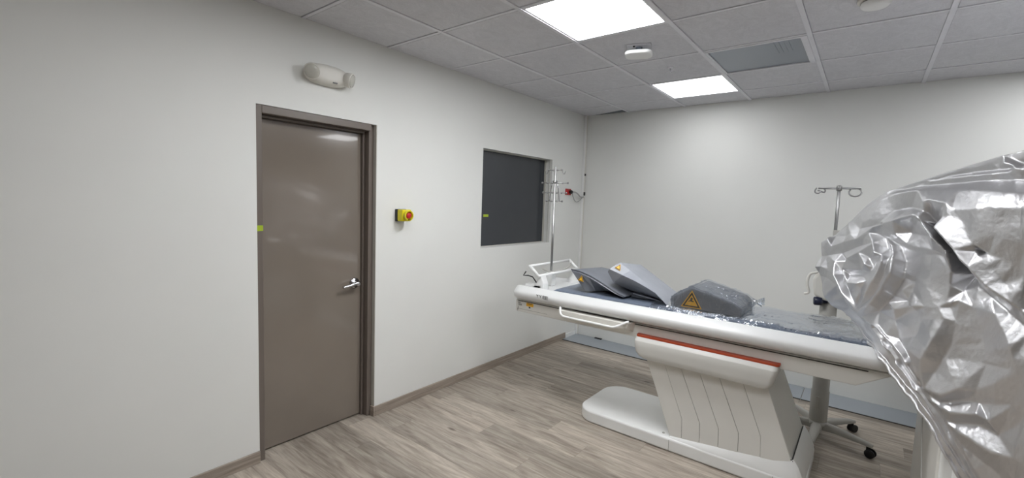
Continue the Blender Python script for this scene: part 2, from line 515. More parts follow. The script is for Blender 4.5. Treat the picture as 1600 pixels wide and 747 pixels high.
# ---- emergency stop
t = thing('emergency_stop_button', 'yellow emergency stop box with red push button beside the door', 'stop button', (0, -2.660, 1.447))
obj('backplate', B(-.001, .026, -.042, .042, -.044, .044), M['black'], t, bevel=.003)
obj('housing', B(.026, .082, -.041, .041, -.042, .042), M['yellow'], t, bevel=.006)
bm = bmesh.new()
prof = []
for k in range(17):
    a = -.35 * PI + 1.7 * PI * k / 16
    prof.append(a)
for rr0, rr1 in ((.030, .037),):
    vs = []
    for a in prof:
        cy, cz = math.cos(a + .5 * PI - .5 * PI), math.sin(a)
        vs.append([bm.verts.new((x, r * math.cos(a), r * math.sin(a))) for x, r in ((.082, rr0), (.112, rr0), (.112, rr1), (.082, rr1))])
    for q in range(len(vs) - 1):
        for e in range(4):
            bm.faces.new((vs[q][e], vs[q][(e + 1) % 4], vs[q + 1][(e + 1) % 4], vs[q + 1][e]))
    bm.faces.new(vs[0]); bm.faces.new(vs[-1][::-1])
obj('guard_collar', bm, M['yellow'], t, smooth=40)
bt = obj('push_button', L((.082, 0, 0), (1, 0, 0), [(0, .011), (.014, .011), (.015, .021), (.022, .022), (.028, .019), (.031, .010)]), M['red'], t)

# ---- emergency light
t = thing('emergency_light', 'cream twin-head emergency light on the wall above the door', 'emergency light', (0, -3.235, 2.300))
bm = bmesh.new()
rings = []
for (x, sy, sz) in ((-.001, .138, .060), (.02, .140, .062), (.05, .128, .056), (.066, .105, .044), (.070, .07, .03)):
    rings.append([bm.verts.new((x, math.copysign(abs(math.cos(a)) ** .75, math.cos(a)) * sy, math.copysign(abs(math.sin(a)) ** .8, math.sin(a)) * sz - .012 * math.cos(a) * 0))
                  for a in [2 * PI * k / 40 for k in range(40)]])
for i in range(len(rings) - 1):
    for k in range(40):
        bm.faces.new((rings[i][k], rings[i][(k + 1) % 40], rings[i + 1][(k + 1) % 40], rings[i + 1][k]))
bm.faces.new(rings[0][::-1]); bm.faces.new(rings[-1])
obj('housing', bm, M['white2'], t, smooth=50)
for sy, ax in ((-1, Vector((.75, -.55, -.25))), (1, Vector((.75, .6, -.25)))):
    hd = obj('lamp_head', L((.035, .095 * sy, .004), ax, [(0, .022), (.02, .040), (.055, .047), (.062, .045)]), M['white2'], t)
    q = Vector((.035, .095 * sy, .004)) + ax.normalized() * .060
    obj('lens', L(q, ax, [(0, .042), (.006, .038), (.009, .024), (.010, .004)]), M['lens'], hd)
    obj('trim_ring', L(Vector((.035, .095 * sy, .004)) + ax.normalized() * .004, ax, [(0, .026), (.004, .030)]), M['groove'], hd)
obj('indicator', B(.064, .071, .012, .040, -.047, -.041), M['inkgrey'], t)

# ---- ceiling panels
def light_panel(i, j, label, s):
    x0, x1, y1, y0 = cols[i] + .0135, cols[i + 1] - .0135, rows[j] - .010, rows[j + 1] + .010
    cx, cy = (x0 + x1) / 2, (y0 + y1) / 2
    t = thing('ceiling_light', label, 'ceiling light', (cx, cy, H), group='square LED ceiling panels')
    hx, hy = (x1 - x0) / 2, (y1 - y0) / 2
    bm = bmesh.new(); f = .012
    box(bm, -hx, hx, -hy, -hy + f, -.002, .022); box(bm, -hx, hx, hy - f, hy, -.002, .022)
    box(bm, -hx, -hx + f, -hy + f, hy - f, -.002, .022); box(bm, hx - f, hx, -hy + f, hy - f, -.002, .022)
    obj('frame', bm, M['grid'], t)
    obj('diffuser', B(-hx + f, hx - f, -hy + f, hy - f, .002, .010), M['lamp%d' % s], t)
light_panel(2, 1, 'small-looking lit square ceiling panel near the back wall, beside the grey vent', 7)
light_panel(2, 4, 'big bright lit ceiling panel nearest the camera, cut by the upper picture edge', 30)
light_panel(2, 6, 'lit ceiling panel outside the frame, over the floor before the door', 15)
light_panel(6, 1, 'lit ceiling panel by the back wall beyond the silver cover, outside the frame', 11)
light_panel(6, 4, 'added unseen ceiling panel above the far side of the covered scanner', 28)  # no known fixture here, added to raise the room's light level
light_panel(4, 7, 'added unseen ceiling panel behind the camera on the scanner side', 15)  # added fill lamp, brightens the table from the camera side

i, j = VENT
x0, x1, y1, y0 = cols[i] + .0135, cols[i + 1] - .0135, rows[j] - .010, rows[j + 1] + .010
t = thing('ceiling_vent', 'blue-grey vent panel with white frame set in the ceiling grid', 'vent', ((x0 + x1) / 2, (y0 + y1) / 2, H))
hx, hy = (x1 - x0) / 2, (y1 - y0) / 2
bm = bmesh.new()
box(bm, -hx, hx, -hy, -hy + .022, -.006, .015); box(bm, -hx, hx, hy - .012, hy, -.006, .015)
box(bm, -hx, -hx + .014, -hy + .022, hy - .012, -.006, .015); box(bm, hx - .036, hx, -hy + .022, hy - .012, -.006, .015)
obj('frame', bm, M['grid'], t, bevel=.002)
obj('panel', B(-hx + .014, hx - .036, -hy + .022, hy - .012, .002, .012), M['ventpanel'], t)
bm = bmesh.new()
for q in range(4):
    box(bm, hx - .19 + q * .026, hx - .178 + q * .026, -hy + .04, -.02, -.0005, .004)
obj('louver', bm, M['ventpanel'], t)

# ---- devices on the ceiling
t = thing('ceiling_sensor', 'white rounded sensor box hanging on a small bracket below the ceiling tiles', 'sensor', (1.44, -1.90, H), rz=math.radians(20))
obj('bracket', B(-.075, .075, -.05, .05, -.010, 0), M['grid'], t, bevel=.003)
obj('stem', L((0, 0, -.010), (0, 0, -1), [(0, .022), (.03, .018), (.034, .03)]), M['ventpanel'], t)
bm = bmesh.new(); prism_z(bm, rounded(-.085, .085, -.075, .075, .045), -.064, -.042)
obj('housing', bm, M['white'], t, bevel=.010, seg=3, smooth=40)
obj('screw', L((-.03, -.035, -.010), (0, 0, -1), [(0, .007), (.006, .006)], n=12), M['shadowgap'], t)

t = thing('smoke_detector', 'round white smoke detector cut by the upper picture edge', 'smoke detector', (2.632, -1.925, H))
obj('base', L((0, 0, 0), (0, 0, -1), [(0, .072), (.012, .072), (.014, .060)]), M['white2'], t)
obj('slot_ring', L((0, 0, -.012), (0, 0, -1), [(0, .052), (.012, .052)]), M['shadowgap'], t)
obj('cap', L((0, 0, -.020), (0, 0, -1), [(0, .058), (.012, .060), (.022, .050), (.026, .03)]), M['white'], t)

t = thing('sprinkler_head', 'small grey sprinkler head in the tile before the rear lit panel', 'sprinkler', (1.45, -1.345, H))
obj('escutcheon', L((0, 0, .010), (0, 0, -1), [(0, .024), (.013, .023), (.016, .012)]), M['grid'], t)
bm = bmesh.new()
tube(bm, [(0, 0, -.004), (0, 0, -.03)], .006, n=8)
box(bm, -.030, .030, -.0035, .0035, -.033, -.030); box(bm, -.0035, .0035, -.030, .030, -.033, -.030)
obj('deflector', bm, M['grid'], t)
# ================================================================== PATIENT TABLE
YC = -1.600
t = thing('patient_table', 'long white scanner patient table on a leaning pedestal with orange trim line', 'scanner table', (1.9, YC, 0))
def tp_(bm):   # bring a mesh drawn in room coordinates into the thing's coordinates
    bmesh.ops.translate(bm, verts=bm.verts[:], vec=(-1.9, -YC, 0)); return bm
def tbox(*a): return tp_(B(*a))

# foot plate
bm = bmesh.new()
prism_z(bm, rounded(1.10, 2.530, -1.893, -1.300, [.13, .07, .07, .16], 12), .0, .088)
base = obj('base', tp_(bm), M['white'], t, bevel=.014, seg=4, smooth=40)
for x in (1.788, 2.375):
    bm = bmesh.new()
    prism_x = [(-1.8940, .004), (-1.8940, .076), (-1.8885, .0835), (-1.880, .0886), (-1.868, .0886), (-1.868, .06), (-1.888, .004)]
    A = [bm.verts.new((x - .001, y, z)) for y, z in prism_x]; Bq = [bm.verts.new((x + .001, y, z)) for y, z in prism_x]
    bm.faces.new(A); bm.faces.new(Bq[::-1])
    for i in range(7): bm.faces.new((A[i], A[(i + 1) % 7], Bq[(i + 1) % 7], Bq[i]))
    obj('seam', tp_(bm), M['groove'], base)
obj('lock_screw', tp_(L((1.735, -1.845, .086), (0, 0, 1), [(0, .009), (.006, .008)], n=14)), M['column'], base)

# leaning pedestal: a core and the overlapping cover panels of its front
def lx(x_top, z):      # x on a line that leans like the pedestal
    return x_top + (.556 - z) * .382
core = [(lx(1.602, .09), .088), (lx(2.316, .09), .088), (lx(2.316, .70), .70), (lx(1.602, .70), .70)]
bm = bmesh.new(); prism_y(bm, core, -1.860, -1.338)
ped = obj('pedestal', tp_(bm), M['offwhite'], t, bevel=.004)
edges_top = [1.602, 1.722, 1.826, 1.940, 2.055, 2.186, 2.318]
edges_low = [(1.778, .122), (1.852, .232), (1.962, .238), (2.070, .244), (2.181, .254), (2.296, .275), (2.449, .200)]
edges_foot = [1.780, 1.858, 1.966, 2.077, 2.185, 2.306, 2.486]
for q in range(6):
    g = .0014
    a, b_ = edges_top[q] + g, edges_top[q + 1] - g
    la, lb = edges_low[q], edges_low[q + 1]
    poly = [(edges_foot[q] + g, .089), (edges_foot[q + 1] - g, .089), (lb[0] - g, lb[1]), (b_, .556), (b_ - .055, .70), (a - .055, .70), (a, .556), (la[0] + g, la[1])]
    bm = bmesh.new(); prism_y(bm, poly, -1.868 - .0006 * (q % 2), -1.861)
    obj('cover_panel', tp_(bm), M['offwhite'], ped)
obj('joint_backing', tbox(1.83, 2.28, -1.8612, -1.8606, .14, .555), M['groove'], ped)

# foot skirt: rises towards the gantry end, leaves a dark slot beside the pedestal
bm = bmesh.new()
path = [((1.786, -1.868), (1.786, -1.886), .096), ((2.0, -1.868), (2.0, -1.889), .118), ((2.2, -1.868), (2.22, -1.889), .140), ((2.36, -1.868), (2.39, -1.889), .160),
        ((2.452, -1.868), (2.505, -1.885), .190), ((2.462, -1.862), (2.523, -1.862), .200), ((2.462, -1.5), (2.527, -1.5), .200), ((2.462, -1.338), (2.525, -1.332), .200)]
r1 = [(bm.verts.new((i[0], i[1], .08)), bm.verts.new((i[0], i[1], z)), bm.verts.new((i[0] * .6 + o[0] * .4, i[1] * .6 + o[1] * .4, z - (z - .088) * .30)), bm.verts.new((o[0], o[1], .084)), bm.verts.new((o[0], o[1], .075))) for i, o, z in path]
for q in range(len(r1) - 1):
    for e in range(4):
        bm.faces.new((r1[q][e], r1[q + 1][e], r1[q + 1][e + 1], r1[q][e + 1]))
bm.faces.new(r1[0]); bm.faces.new(r1[-1][::-1])
obj('skirt', tp_(bm), M['white'], t, smooth=35)
bm = bmesh.new()
prism_y(bm, [(2.440, .09), (2.462, .09), (2.462, .190), (2.448, .196)], -1.866, -1.345)
obj('skirt_slot', tp_(bm), M['black'], t)

# saddle
bm = bmesh.new(); rings = []
for z, x0, x1, ins, r in ((.575, 1.622, 2.314, .012, .02), (.580, 1.592, 2.324, .004, .03), (.592, 1.562, 2.334, 0, .03), (.615, 1.541, 2.343, 0, .03), (.650, 1.532, 2.353, 0, .03),
                          (.688, 1.528, 2.362, 0, .03), (.694, 1.528, 2.363, .003, .03), (.716, 1.531, 2.363, .024, .03)):
    rings.append([bm.verts.new((x, y, z)) for x, y in rounded(x0, x1, -1.938 + ins, -1.262 - ins, r, 5)])
for q in range(len(rings) - 1):
    n_ = len(rings[0])
    for e in range(n_): bm.faces.new((rings[q][e], rings[q][(e + 1) % n_], rings[q + 1][(e + 1) % n_], rings[q + 1][e]))
bm.faces.new(rings[0][::-1]); bm.faces.new(rings[-1])
sad = obj('saddle', tp_(bm), M['saddle'], t, smooth=28)
bm = bmesh.new(); prism_z(bm, rounded(1.536, 2.366, -1.9165, -1.2835, .022), .7125, .7270)
obj('trim_line', tp_(bm), M['orange'], sad, bevel=.002)['label'] = 'orange trim line'

# beam below the top
bm = bmesh.new()
prism_y(bm, [(.492, .692), (2.700, .692), (2.835, .776), (2.835, .789), (.492, .789)], -1.872, -1.328)
bmesh.ops.bisect_plane
beam = obj('under_beam', tp_(bm), M['offwhite'], t, bevel=.008, seg=3)
bm = bmesh.new()
for y in (-1.8725, -1.3295): box(bm, .515, 2.745, y - .0006, y + .002, .7775, .7835)
obj('joint_line', tp_(bm), M['shadowgap'], beam)
bm = bmesh.new()
box(bm, .512, .80, -1.8727, -1.872, .7155, .7170); box(bm, .512, .5145, -1.8727, -1.872, .695, .718)
obj('panel_seam', tp_(bm), M['groove'], beam)

# table top: one loft with rounded rails and a shallow tray
half = [(0, .886), (.262, .886), (.268, .902), (.274, .909), (.298, .9105), (.304, .907), (.330, .883), (.339, .8755), (.3455, .867), (.3475, .858), (.3474, .850), (.346, .838), (.341, .826), (.326, .813), (.280, .796), (0, .794)]
prof = half + [(-y, z) for y, z in half[-2:0:-1]]
sts = [(.500, .12, .55), (.503, .085, .78), (.512, .055, .92), (.530, .028, 1), (.560, .010, 1), (.600, 0, 1), (.80, 0, 1), (1.2, 0, 1), (1.8, 0, 1), (2.4, 0, 1),
       (2.76, 0, 1), (2.81, .004, 1), (2.838, .012, .97), (2.850, .030, .86), (2.856, .055, .6)]
bm = bmesh.new(); vs = []
for x, ins, zs in sts:
    vs.append([bm.verts.new((x, YC - y * (1 - ins), .855 + (z - .855) * zs)) for y, z in prof])
m_ = len(prof)
for q in range(len(vs) - 1):
    for e in range(m_):
        bm.faces.new((vs[q][e], vs[q][(e + 1) % m_], vs[q + 1][(e + 1) % m_], vs[q + 1][e]))
bm.faces.new(vs[0][::-1]); bm.faces.new(vs[-1])
top = obj('table_top', tp_(bm), M['top'], t, smooth=42)
bm = bmesh.new()
for s in (-1, 1):
    box(bm, .84, 2.83, YC + s * .272 - .0015, YC + s * .272 + .0015, .896, .9005)
obj('tray_joint', tp_(bm), M['groove'], top)
# small printed mark on the rail: two letters like Y and a block
bm = bmesh.new()
def stroke(bm, pts, w, y, depth=.0006):
    """thin printed strokes on a face that looks towards -y: pts are (x, z)"""
    for (a, b_) in zip(pts[:-1], pts[1:]):
        dx, dz = b_[0] - a[0], b_[1] - a[1]; l = math.hypot(dx, dz); nx, nz = -dz / l * w / 2, dx / l * w / 2
        prism_y(bm, [(a[0] + nx, a[1] + nz), (b_[0] + nx, b_[1] + nz), (b_[0] - nx, b_[1] - nz), (a[0] - nx, a[1] - nz)], y - depth, y + depth)
yr = -1.9478
for x in (.755, .783):
    stroke(bm, [(x - .009, .874), (x, .865), (x, .853)], .004, yr); stroke(bm, [(x + .009, .874), (x, .865)], .004, yr)
for z in (.872, .862, .852): stroke(bm, [(.803, z), (.850, z - .002)], .0045, yr)
stroke(bm, [(.806, .874), (.806, .851)], .004, yr); stroke(bm, [(.832, .872), (.832, .851)], .004, yr)
obj('printed_mark', tp_(bm), M['inkgrey'], top)['label'] = 'small dark printed mark'
# rating plate and warning label on the end of the beam
bm = bmesh.new()
for z in (.768, .755, .7465): stroke(bm, [(.520, z), (.545 + .01 * (z < .76), z)], .004, -1.8728)
stroke(bm, [(.520, .770), (.528, .762)], .006, -1.8728)
stroke(bm, [(.518, .735), (.518, .705)], .003, -1.8728)
obj('rating_marks', tp_(bm), M['ink'], beam)
bm = bmesh.new(); box(bm, .600, .668, -1.8730, -1.8718, .748, .775)
wl = obj('warning_label', tp_(bm), M['amber'], beam)
bm = bmesh.new(); stroke(bm, [(.610, .768), (.655, .768)], .004, -1.8733); stroke(bm, [(.625, .740), (.640, .740)], .012, -1.8730)
obj('label_print', tp_(bm), M['ink'], wl)

# grab handle with the scooped shell behind it
bm = bmesh.new()
outer = [(.925, .793), (.960, .742), (1.00, .712), (1.06, .700), (1.44, .700), (1.50, .722), (1.512, .793)]
A_ = [bm.verts.new((x, -1.868, z)) for x, z in outer]
cx = 1.225
B_ = [bm.verts.new((cx + (x - cx) * .93, -1.948, .795 + (z - .795) * .52)) for x, z in outer]
nn = len(outer)
bm.faces.new(A_); bm.faces.new(B_[::-1])
for q in range(nn): bm.faces.new((A_[q], B_[q], B_[(q + 1) % nn], A_[(q + 1) % nn]))
shell = obj('handle_shell', tp_(bm), M['white2'], t, bevel=.006)
hp = smooth_path([(.962, -1.945, .812), (.972, -1.962, .795), (.985, -1.975, .773), (1.012, -1.982, .761), (1.06, -1.983, .759), (1.22, -1.983, .758), (1.36, -1.983, .757), (1.40, -1.982, .759), (1.435, -1.974, .772), (1.475, -1.955, .797), (1.495, -1.945, .806)], 4)
obj('grab_handle', tp_(TB(hp, .0085, n=12)), M['white'], t)

# ---- mattress
X0, X1 = .806, 2.90
t = thing('mattress', 'thin grey vinyl mattress lying along the patient table, partly in plastic', 'mattress', (1.85, YC, .887))
bm = bmesh.new()
out = []
rnd = random.Random(3)
NX = 90
def mz(x, y):
    w = .004 + .007 * max(0, min(1, (x - 1.9) / .4))
    return noise.noise(Vector((x * 5, y * 9, .3))) * w + noise.noise(Vector((x * 14, y * 6, 4))) * w * .5
cs = [(-.258, .0), (-.264, .014), (-.258, .030), (-.235, .037), (-.15, .039), (-.05, .040), (.05, .040), (.15, .039), (.235, .037), (.258, .030), (.264, .014), (.258, 0)]
vs = []
for q in range(NX + 1):
    x = X0 + (X1 - X0) * q / NX
    tap = min(1, (x - X0) / .07 + .12)
    inset = max(0, 1 - (x - X0) / .05) * .02
    vs.append([bm.verts.new((x - 1.85, y * (1 - inset), z * tap + (mz(x, y) if z > .02 else 0) * tap)) for y, z in cs])
for q in range(NX):
    for e in range(len(cs) - 1):
        bm.faces.new((vs[q][e], vs[q][e + 1], vs[q + 1][e + 1], vs[q + 1][e]))
    bm.faces.new((vs[q][0], vs[q + 1][0], vs[q + 1][-1], vs[q][-1]))
bm.faces.new(vs[0]); bm.faces.new(vs[-1][::-1])
obj('pad', bm, M['mattress'], t, smooth=45)
# the plastic sleeve on its right part
bm = bmesh.new(); vs = []
XA = 1.60
cs2 = [(-.272, .004), (-.277, .012), (-.276, .022), (-.268, .034), (-.255, .042)] + [(-.24 + .02 * k_, .0465) for k_ in range(25)] + [(.255, .042), (.268, .034), (.276, .010)]
NX2 = 150
for q in range(NX2 + 1):
    x = XA + (X1 + .01 - XA) * q / NX2
    row = []
    for y, z in cs2:
        d_ = noise.noise(Vector((x * 9, y * 11, 7))) * .007 + (abs(noise.noise(Vector((x * 26, y * 14, 2)))) - .2) * .010
        if abs(y) > .2: d_ += noise.noise(Vector((x * 75, y * 3, 5))) * .006
        row.append(bm.verts.new((x - 1.85, y + (d_ * .6 if abs(y) > .25 else 0) * (1 if y < 0 else -1), max(.004, z + d_ * .8 + (mz(x, y) if z > .02 else 0)))))
    vs.append(row)
for q in range(NX2):
    for e in range(len(cs2) - 1):
        bm.faces.new((vs[q][e], vs[q][e + 1], vs[q + 1][e + 1], vs[q + 1][e]))
obj('plastic_sleeve', bm, M['film'], t)['label'] = 'clear crinkled plastic sleeve'

# ---- warning triangle helper (in a plane whose axes are given)
def tri_sign(parent, o, ux, uz, n, s, symbol=True):
    """o = centre, ux/uz in-plane axes, n outward normal, s = side length"""
    o, ux, uz, n = Vector(o), Vector(ux).normalized(), Vector(uz).normalized(), Vector(n).normalized()
    def tri(bm, k, h0, h1):
        p = [(-.5 * k, -.29 * k), (.5 * k, -.29 * k), (0, .577 * k)]
        A = [bm.verts.new(o + ux * a * s + uz * b * s + n * h0) for a, b in p]
        Bq = [bm.verts.new(o + ux * a * s + uz * b * s + n * h1) for a, b in p]
        bm.faces.new(A); bm.faces.new(Bq[::-1])
        for i in range(3): bm.faces.new((A[i], A[(i + 1) % 3], Bq[(i + 1) % 3], Bq[i]))
    bm = bmesh.new(); tri(bm, 1.0, -.002, .0012)
    sg = obj('warning_sticker', bm, M['amber'], parent)
    bm = bmesh.new()
    tri(bm, .86, .0010, .0016)
    obj('border', bm, M['ink'], sg)
    bm = bmesh.new(); tri(bm, .62, .0014, .0021)
    obj('field', bm, M['amber'], sg)
    if symbol:
        bm = bmesh.new()
        def quad(pts):
            A = [bm.verts.new(o + ux * a * s + uz * b * s + n * .0020) for a, b in pts]
            Bq = [bm.verts.new(o + ux * a * s + uz * b * s + n * .0026) for a, b in pts]
            bm.faces.new(A); bm.faces.new(Bq[::-1])
            for i in range(len(pts)): bm.faces.new((A[i], A[(i + 1) % len(pts)], Bq[(i + 1) % len(pts)], Bq[i]))
        quad([(-.05, .06), (.04, .10), (.06, .20), (-.01, .24), (-.06, .15)])
        quad([(-.17, -.02), (-.06, .03), (.10, .00), (.12, .05), (-.02, .09), (-.12, .05)])
        obj('symbol', bm, M['ink'], sg)
    return sg

# ---- cushion with the concave underside (head end)
ZM = .927
def shear(bm, y0, kz, kx=0.0):
    for v in bm.verts:
        v.co.z += (v.co.y - y0) * kz; v.co.x += (v.co.y - y0) * kx
def cushion_end(bm, upper, ridge, lower, yu, yr_, yl, yb):
    """a pad whose near end has two facets meeting in a ridge; back end flat"""
    n = len(upper)
    U = [bm.verts.new((x, yu, z)) for x, z in upper]
    R_ = [bm.verts.new((x, yr_, z)) for x, z in ridge]
    Lw = [bm.verts.new((x, y, z)) for (x, z), y in zip(lower, yl)]
    UB = [bm.verts.new((x, yb, z)) for x, z in upper]
    LB = [bm.verts.new((x, yb, z)) for x, z in lower]
    for i in range(n - 1):
        bm.faces.new((U[i], U[i + 1], R_[i + 1], R_[i])); bm.faces.new((R_[i], R_[i + 1], Lw[i + 1], Lw[i]))
        bm.faces.new((UB[i], UB[i + 1], U[i + 1], U[i])); bm.faces.new((Lw[i], Lw[i + 1], LB[i + 1], LB[i])); bm.faces.new((LB[i], LB[i + 1], UB[i + 1], UB[i]))
    bm.faces.new((U[0], R_[0], Lw[0], LB[0], UB[0])); bm.faces.new((U[-1], UB[-1], LB[-1], Lw[-1], R_[-1]))

t = thing('wedge_cushion', 'dark grey curved wedge cushion with small warning sticker, at the head end of mattress', 'cushion', (1.15, YC, ZM))
o3 = Vector((1.15, YC, ZM))
up = [(.972, 1.083), (1.05, 1.077), (1.13, 1.056), (1.20, 1.029), (1.28, .993), (1.35, .962), (1.402, .944)]
rd = [(.980, 1.076), (1.05, 1.066), (1.13, 1.043), (1.20, 1.015), (1.28, .980), (1.35, .951), (1.398, .940)]
lo = [(1.094, .934), (1.118, .938), (1.150, .943), (1.20, .946), (1.27, .944), (1.34, .938), (1.392, .932)]
bm = bmesh.new()
cushion_end(bm, up, rd, lo, -1.828, -1.840, (-1.826, -1.815, -1.78, -1.73, -1.70, -1.72, -1.80), -1.42)
shear(bm, -1.83, -.04, .10)
bmesh.ops.translate(bm, verts=bm.verts[:], vec=-o3)
for v in bm.verts: v.co.z = max(v.co.z, .004)
obj('pad', bm, M['pad'], t, bevel=.004, seg=1, smooth=20)
bm = bmesh.new(); tube(bm, [Vector((x, -1.834, z + .001)) - o3 for x, z in up], .004, n=8)
obj('piping', bm, M['paddark'], t)
tri_sign(t, Vector((1.064, -1.8425, 1.022)) - o3, (1, 0, -.15), (.15, .05, 1), (0, -1, .05), .048, False)

# second pad below/behind it
t = thing('wedge_cushion', 'low dark grey pad squeezed under the big tilted cushion', 'cushion', (1.36, YC, ZM))
o3 = Vector((1.36, YC, ZM))
bm = bmesh.new()
prism_y(bm, [(1.412, .931), (1.625, .931), (1.60, .938), (1.52, .952), (1.42, .962)], -1.74, -1.56)
bmesh.ops.translate(bm, verts=bm.verts[:], vec=-o3)
obj('pad', bm, M['paddark'], t, bevel=.008, seg=2)
bm = bmesh.new()
for k_ in range(3):
    tube(bm, [Vector((1.43 + .05 * k_, -1.745, .958 - .006 * k_)) - o3, Vector((1.60 + .02 * k_, -1.748, .940 - .003 * k_)) - o3], .004, n=6)
obj('strap', bm, M['padlight'], t)

t = thing('tilted_cushion', 'big light grey slab cushion leaning up, warning sticker on its raised corner', 'cushion', (1.5, YC, ZM))
o3 = Vector((1.5, YC, ZM))
up = [(1.335, 1.178), (1.417, 1.129), (1.489, 1.085), (1.56, 1.042), (1.608, 1.012), (1.694, .940)]
rd = [(1.285, 1.124), (1.383, 1.093), (1.478, 1.064), (1.56, 1.032), (1.622, 1.004), (1.706, .934)]
lo = [(1.262, 1.102), (1.292, 1.026), (1.40, .983), (1.505, .962), (1.600, .944), (1.688, .930)]
bm = bmesh.new()
cushion_end(bm, up, rd, lo, -1.785, -1.842, (-1.820, -1.780, -1.70, -1.69, -1.70, -1.78), -1.45)
shear(bm, -1.83, -.13, .05)
bmesh.ops.translate(bm, verts=bm.verts[:], vec=-o3)
for v in bm.verts: v.co.z = max(v.co.z, .005)
obj('pad', bm, M['padlight'], t, bevel=.004, seg=1, smooth=12)
tri_sign(t, Vector((1.345, -1.8225, 1.1400)) - o3, (.88, -.04, -.36), (.30, .52, .80), (0, -.78, .60), .046, False)

t = thing('wrapped_cushion', 'grey ridge-topped cushion wrapped in clear plastic with large yellow warning triangle', 'cushion', (1.93, YC, ZM))
o3 = Vector((1.93, YC, ZM))
prof = [(1.738, .932), (1.736, 1.000), (1.850, 1.074), (1.965, 1.047), (2.095, 1.012), (2.128, .985), (2.132, .932)]
bm = bmesh.new(); prism_y(bm, prof, -1.822, -1.45)
bmesh.ops.translate(bm, verts=bm.verts[:], vec=-o3)
obj('pad', bm, M['pad'], t, bevel=.008, seg=2)
tri_sign(t, Vector((1.850, -1.823, .980)) - o3, (1, 0, 0), (0, 0, 1), (0, -1, 0), .128)
# wrap: a crinkled loose shell
bm = bmesh.new()
dense = []
big = [(1.930 + (x - 1.930) * 1.05, max(.930, .995 + (z - .995) * 1.09)) for x, z in prof]
for i in range(len(big)):
    a, b_ = big[i], big[(i + 1) % len(big)]
    n_ = max(2, int(math.hypot(b_[0] - a[0], b_[1] - a[1]) / .012))
    dense += [(a[0] + (b_[0] - a[0]) * k / n_, a[1] + (b_[1] - a[1]) * k / n_) for k in range(n_)]
ys = [-1.832 + .392 * k / 30 for k in range(31)]
vs = []
for y in ys:
    row = []
    for x, z in dense:
        d_ = noise.noise(Vector((x * 22, y * 16, z * 22))) * .006 + (abs(noise.noise(Vector((x * 45, y * 30, z * 45)))) - .2) * .012
        row.append(bm.verts.new((x + d_ * (1 if x > 1.93 else -1) - 1.93, y - YC, max(.002, z + d_ - ZM))))
    vs.append(row)
for q in range(30):
    for e in range(len(dense)):
        bm.faces.new((vs[q][e], vs[q][(e + 1) % len(dense)], vs[q + 1][(e + 1) % len(dense)], vs[q + 1][e]))
bm.faces.new(vs[0]); bm.faces.new(vs[-1][::-1])
# bunched tail at the gantry end
tail = []
for k in range(9):
    a = 2 * PI * k / 9
    tail.append([(2.135, -1.52 + .05 * math.cos(a), .975 + .035 * math.sin(a)), (2.165, -1.52 + .022 * math.cos(a + .3), .985 + .014 * math.sin(a + .3)),
                 (2.205, -1.53 + .055 * math.cos(a + .5), .990 + .03 * math.sin(a * 2))])
tv = [[bm.verts.new(Vector(p) - o3) for p in r_] for r_ in tail]
for k in range(9):
    for e in range(2):
        bm.faces.new((tv[k][e], tv[(k + 1) % 9][e], tv[(k + 1) % 9][e + 1], tv[k][e + 1]))
obj('plastic_wrap', bm, M['film2'], t)['label'] = 'clear crinkled plastic wrap'

# ---- paper roll rail at the head end
t = thing('paper_roll_holder', 'white tubular paper roll holder standing at the head end of table', 'roll holder', (.64, YC, .887))
def rel(p): return (p[0] - .64, p[1] - YC, p[2] - .887)
YA, YB = -1.85, -1.25
bm = bmesh.new()
loop = [(.605, YA, 1.066), (.605, YB, 1.068), (.694, YB, 1.000), (.694, YA, .998), (.605, YA, 1.066)]
bar = obj('top_bar', TB([rel((.605, YA - .008, 1.067)), rel((.605, YB + .008, 1.068))], .011, n=12), M['white'], t)
for y in (YA, YB):
    bm = bmesh.new()
    tube(bm, [rel((.603, y, 1.069)), rel((.696, y, .996))], .013, n=10)
    obj('side_arm', bm, M['white'], t)
obj('lower_bar', TB([rel((.694, YA - .008, .998)), rel((.694, YB + .008, 1.0))], .012, n=12), M['white'], t)
obj('tear_rod', TB([rel(p) for p in smooth_path([(.640, -1.72, 1.035), (.650, -1.62, 1.005), (.650, -1.40, 1.005), (.640, -1.31, 1.022), (.632, -1.262, 1.045)])], .006, n=8), M['column'], t)
for y in (-1.80, -1.29):
    bm = bmesh.new()
    prism_y(bm, [rel((a, 0, b_))[::2] for a, b_ in ((.60, .887), (.74, .887), (.73, .94), (.705, .998), (.68, .998), (.655, .93))], y - YC - .035, y - YC + .035)
    obj('foot', bm, M['white'], t, bevel=.008, seg=2)
bm = bmesh.new()
box(bm, -.09, .07, -.235, -.175, .0, .035)
ft = obj('mount_plate', bm, M['white'], t, bevel=.006)
obj('knob', L((.05, -.236, .022), (0, -1, 0), [(0, .009), (.008, .008)], n=12), M['shadowgap'], ft)
bm = bmesh.new()
tube(bm, [rel((.575, YA - .01, 1.022)), rel((.553, YA - .012, .988)), rel((.60, YA - .012, .993))], .0055, n=8)
tube(bm, [rel((.60, YA - .012, .993)), rel((.640, YA - .006, .985)), rel((.66, YA + .02, .94))], .005, n=8)
obj('hook', bm, M['black'], t)['label'] = 'black bent hook'

